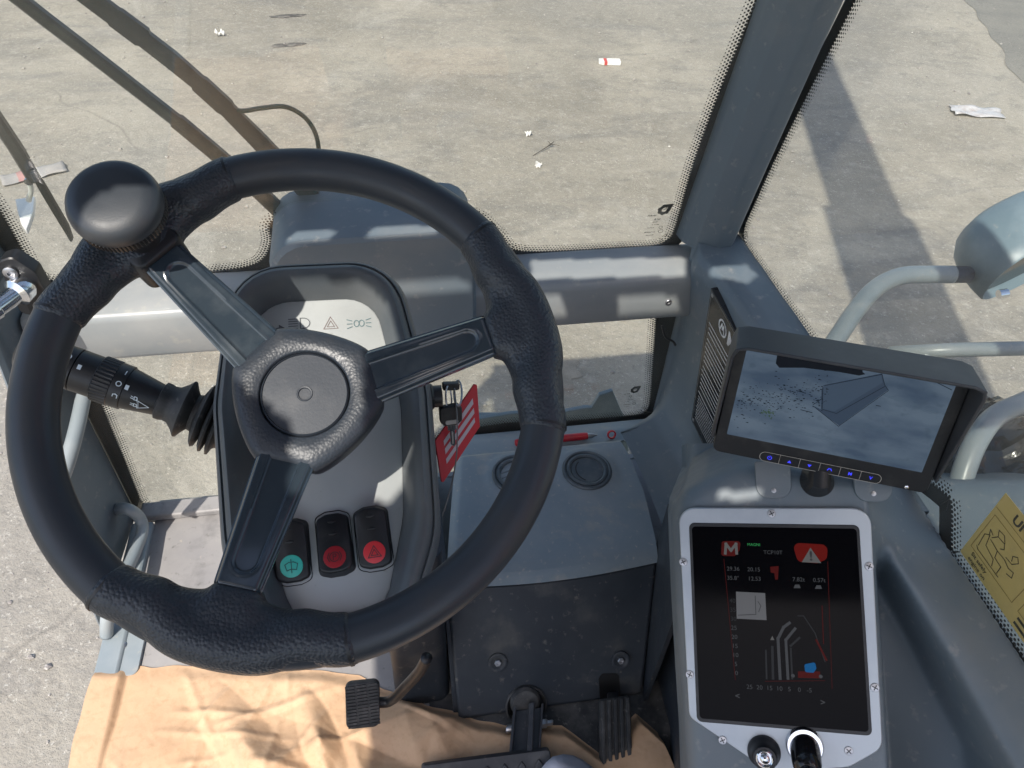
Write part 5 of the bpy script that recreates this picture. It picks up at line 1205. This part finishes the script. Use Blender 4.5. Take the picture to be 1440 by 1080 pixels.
# yellow instruction sticker on the inside of the side window
fy = Fr((SX - .0006, 0, 0), (0, -1, 0), (0, 0, 1), (-1, 0, 0))
yp = lambda x, y: fy.px(x, y)
c0 = yp(1351, 775); c1 = yp(1406, 682); dxv = (c1[0] - c0[0], c1[1] - c0[1]); hgt = math.hypot(*dxv)
dn = yp(1440, 903); bs_ = (dn[0] - c0[0], dn[1] - c0[1]); bl = math.hypot(*bs_)
uu = fy.u * (bs_[0] / bl) + fy.v * (bs_[1] / bl); vv = fy.n.cross(uu)
fst_ = Fr(fy.p(*c0), uu, vv, fy.n); hh = dxv[0] * vv.dot(fy.u) + dxv[1] * vv.dot(fy.v); skew = dxv[0] * uu.dot(fy.u) + dxv[1] * uu.dot(fy.v)
ys = thing('warning_sticker', 'yellow instruction sticker with line drawings on the right side window', 'sticker', fy.p(*c0))
Lk = .34
sb = MB().prism(fst_, [(0, 0), (Lk, 0), (Lk, hh), (0, hh)], 0, .0008).build('sticker_sheet', m_yellow, ys)
fz = Fr(fst_.p(0, 0, .0008), fst_.u, fst_.v, fst_.n); Yp = lambda x, y: fz.px(x, y)
mb = MB(); h1 = hh * .80
mb.strokes(fz, [[(0.002, h1), (Lk - .002, h1)]], .0007)
for k in range(3):
    x_ = .006 + k * .082
    mb.strokes(fz, [[(x_, hh * .19), (x_ + .072, hh * .19), (x_ + .072, hh * .72), (x_, hh * .72), (x_, hh * .19)]], .0007)
mb.build('sticker_lines', m_inkb, sb, recalc=False)
mb = MB(); mb.text(fz, 'UN', hh * .15, Yp(1421, 734)[0], hh * .89, .0004, bold=.0005)
x_, y_ = .010, hh * .24; k = hh * .42
mb.strokes(fz, [[(x_ + a * k, y_ + b * k) for a, b in ln] for ln in (
    [(.02, .05), (.10, .0), (.9, .0)], [(.05, .1), (.0, .5), (.12, .62), (.2, .3), (.55, .22), (.62, .05)], [(.2, .62), (.3, .8), (.52, .82), (.6, .7), (.52, .62)], [(.3, .8), (.22, .95), (.4, .98), (.52, .84)],
    [(.2, .55), (.5, .5), (.55, .3), (.8, .28), (.82, .05)], [(.5, .5), (.75, .52), (.95, .45)], [(.75, .6), (.95, .62), (1.05, .8), (.95, .9), (.85, .8), (.9, .68)], [(.95, .45), (1.1, .5), (1.15, .35), (1.0, .3)], [(.1, .62), (.05, .75), (.18, .7)])], .0009, .0004)
mb.text(fz, 'Sit safely', .0075, .012, hh * .135, .0004, bold=.0001); mb.text(fz, 'engine on', .0075, .012, hh * .06, .0004, bold=.0001)
x_ = .095; mb.strokes(fz, [[(x_ + .008, hh * .25), (x_ + .035, hh * .62), (x_ + .058, hh * .30)]], .0011, .0004)
for i in range(9):
    for r_ in range(2): mb.strokes(fz, [[(.094 + i * .0055, hh * (.135 - .075 * r_)), (.0975 + i * .0055, hh * (.135 - .075 * r_))]], .0035, .0004)
mb.build('sticker_ink', m_ink, sb, recalc=False)
# ================================================================ outside the glass: mirror, rails, wiper
mi = thing('side_mirror', 'rounded blue grey mirror housing on a bent tube outside the right window', 'mirror', atD(1270, 400, 1.36))
arm = spline([atD(1120, 560, 1.30), atD(1178, 474, 1.33), atD(1210, 428, 1.345), atD(1236, 402, 1.36), atD(1268, 388, 1.37), atD(1305, 386, 1.38), atD(1340, 386, 1.385)], 8)
MB().tube(arm, .0165, 18).build('arm', m_tube, mi, ang=180)
MB().tube([atD(1334, 386, 1.385), atD(1362, 386, 1.392)], .0158, 18).build('arm_sleeve', mat('navy_sleeve', (.018, .03, .06), .4), mi)
# housing: a deep dish whose mouth faces back down to the cab
hc = atD(1447, 338, 1.40)
mn_ = (RT * .42 - UP * .78 - FW * .46).normalized()
hu = (RT * .93 + UP * .30 - mn_ * (RT * .93 + UP * .30).dot(mn_)).normalized(); hv = mn_.cross(hu)
fh_ = Fr(hc, hu, hv, mn_)
def hsec(kx, ky, h): return [fh_.p(*((lambda c, s: (.135 * kx * math.copysign(abs(c) ** .72, c), .078 * ky * math.copysign(abs(s) ** .72, s)))(math.cos(2 * math.pi * i / 56), math.sin(2 * math.pi * i / 56))), h) for i in range(56)]
MB().loft([hsec(.05, .05, -.088), hsec(.45, .42, -.084), hsec(.72, .68, -.072), hsec(.88, .85, -.050), hsec(.97, .96, -.02), hsec(1, 1, .02), hsec(1.0, 1.0, .045), hsec(.98, .975, .048), hsec(.955, .94, .044), hsec(.95, .93, .0)], True, False).build('housing', m_mirror, mi, ang=60)
MB().loft([hsec(.955, .94, .026), hsec(.93, .91, .030)], True, True).build('mirror_glass', mat('mirror_silver', (.10, .105, .11), .12, 1), mi)
MB().loft([hsec(.96, .95, .030), hsec(.95, .93, .006)], False, False).build('inner_lip', m_black, mi)
q = fh_.p(-.055, .075, .046)
MB().tube([atD(1404, 414, 1.30), atD(1416, 412, 1.30)], [.008, .008], 14).build('clip', m_chrome, mi)
# access rails beside the cab
r1 = thing('handrail', 'straight grey blue tube rail running outside the window below the mirror', 'handrail', atD(1400, 490, 1.25))
MB().tube([atD(1250, 497, 1.29), atD(1345, 492, 1.27), atD(1620, 486, 1.24)], .0125, 16).build('tube', m_tube, r1, ang=180)
MB().tube([atD(1296, 492, 1.28), atD(1300, 500, 1.28), atD(1322, 560, 1.33)], .0125, 16).build('upright', m_tube, r1, ang=180)
r2 = thing('handrail', 'curved grey blue tube rail bending down behind the monitor beside black film', 'handrail', atD(1380, 590, 1.15))
MB().tube(spline([atD(1600, 500, 1.25), atD(1500, 540, 1.2), atD(1440, 566, 1.17), atD(1402, 584, 1.15), atD(1378, 612, 1.13), atD(1358, 655, 1.12), atD(1340, 720, 1.12)], 8), .0165, 18).build('tube', m_tube, r2, ang=180)
# machine deck outside and black film bundled on it
dk = MB().box(atD(1470, 790, 1.22), V((.22, 0, 0)), V((0, .30, 0)), V((0, 0, .04))).build('side_deck', m_tube, cab, bevel=.02)
bg_ = MB(); c_ = atD(1420, 650, 1.20)
def film(u, v):
    p = V(((u - .5) * .30, (v - .5) * .34, 0)); z = .085 * math.sin(math.pi * u) * math.sin(math.pi * v)
    z += .05 * (MN.ridged_multi_fractal(p * 9 + V((2, 5, 1)), 1.0, 2.0, 3, 1.0, 2.0) - 1.0) * .5 + .03 * MN.noise(p * 18)
    return c_ + V((p.x, p.y, z - .03))
bf = bg_.grid(film, 46, 46).build('black_film', m_bag, None, ang=14); tag(bf, 'bundle of crumpled shiny black film outside the window by the curved rail', 'film')
s_ = bf.modifiers.new('solid', 'SOLIDIFY'); s_.thickness = .001
# blue grey step bracket seen through the lower window, and a hose stub
sb_ = thing('front_bracket', 'pale blue steel bracket with a raised ear outside the lower front window', 'bracket', atY(800, 570, 1.22))
bq = Fr(atY(690, 600, 1.20), (1, 0, 0), (0, 0, 1), (0, -1, 0)); U = lambda x, y: bq.px(x, y)
MB().prism(bq, [U(660, 635), U(660, 592), U(720, 582), U(790, 580), U(822, 574), U(832, 574), U(843, 556), U(862, 550), U(880, 592), U(884, 635)], -.012, 0).build('plate', m_mirror, sb_, bevel=.002)
MB().prism(bq, [U(660, 635), U(660, 600), U(880, 600), U(880, 635)], -.05, -.012).build('flange', m_mirror, sb_, bevel=.003)
MB().tube(spline([atY(690, 476, 1.20), atY(714, 500, 1.2), atY(732, 516, 1.2), atY(748, 524, 1.2)], 6), .016, 14).build('hose_stub', m_mirror, sb_, ang=180)
# pantograph wiper parked across the windscreen
wp = thing('windscreen_wiper', 'long two armed wiper parked slantwise outside the windscreen', 'wiper', fw.p(-.2, .1, -.03))
def onw(x, y, c): a, b = fw.px(x, y, -c); return fw.p(a, b, -c)
def armf(name, pts, wd, c, m):
    mb = MB(); secs = []
    P_ = [onw(x, y, c) for x, y in pts]
    for i, p in enumerate(P_):
        t = (P_[min(i + 1, len(P_) - 1)] - P_[max(i - 1, 0)]).normalized(); s = t.cross(fw.n).normalized(); w_ = wd[i]
        secs.append([p + s * w_ - fw.n * .004, p + s * w_ + fw.n * .003, p + s * w_ * .6 + fw.n * .006, p - s * w_ * .6 + fw.n * .006, p - s * w_ + fw.n * .003, p - s * w_ - fw.n * .004])
    mb.loft(secs); return mb.build(name, m, wp, ang=35)
armf('arm', [(-40, -52), (29, 0), (66, 29), (116, 67), (165, 105), (205, 136), (246, 168), (249, 170.5), (300, 213), (350, 256), (388, 292), (404, 308)], [.0085, .0088, .009, .009, .0092, .0092, .0095, .0118, .012, .0125, .013, .013], .022, m_wiper)
armf('arm', [(100, -24), (131, 0), (160, 22), (163, 24.5), (200, 52), (203, 54.5), (240, 83), (278, 115), (281, 118), (316, 150), (320, 154), (360, 194), (400, 236), (440, 278), (466, 306)], [.0125, .0125, .0125, .014, .0145, .0120, .0125, .0115, .0135, .0138, .0118, .0135, .0145, .0155, .016], .022, m_wiper)
MB().tube(spline([onw(318, 150, .02), onw(340, 156, .022), (onw(368, 152, .024)), onw(400, 150, .024), onw(425, 162, .024), onw(441, 182, .022), onw(448, 208, .02), onw(446, 240, .02), onw(440, 285, .02)], 8), .0034, 10).build('washer_hose', mat('washer_hose', (.012, .065, .062), .4), wp, ang=180)
wb = thing('wiper_blade', 'short dark wiper blade with a hooked tip at the left edge of the windscreen', 'wiper', fw.p(-.6, .15, -.03))
wp0 = wp; wp = wb; m_wdark = mat('blade_rubber', (.014, .02, .02), .45)
armf('blade_arm', [(-60, 66), (-10, 160), (22, 208), (45, 247), (49, 254)], [.0085, .009, .0095, .009, .007], .020, m_wdark)
armf('blade', [(46, 240), (60, 264), (80, 298), (92, 318), (101, 336)], [.004, .0052, .0052, .0048, .002], .012, m_wdark)
MB().lathe(Fr(onw(42, 250, .026), fw.u, fw.v, -fw.n), [(.006, -.01), (.006, .004), (.004, .006)], 16).build('pivot', m_chrome, wb)
# white shape added for a bright reflection in the glass by the blade
wt = thing('reflection_shape', 'small shiny white plastic nozzle hanging beside the short wiper blade', 'nozzle', onw(38, 290, .02))
P_ = [(22, 283), (50, 279), (48, 300), (42, 318), (38, 327), (31, 318), (26, 302)]
fq = Fr(onw(38, 300, .02), fw.u, fw.v * .35 + fw.n * .94, fw.v * .94 - fw.n * .35)
m_sh = mat('shiny_white', (.75, .76, .74), .25)
MB().prism(fq, [fq.px(x, y) for x, y in P_], -.004, .004, inset=.002).build('reflection_body', m_sh, wt, bevel=.001)
MB().tube([onw(42, 256, .02), onw(44, 268, .02), onw(40, 282, .02)], [.004, .0035, .004], 12).build('stem', m_sh, wt)
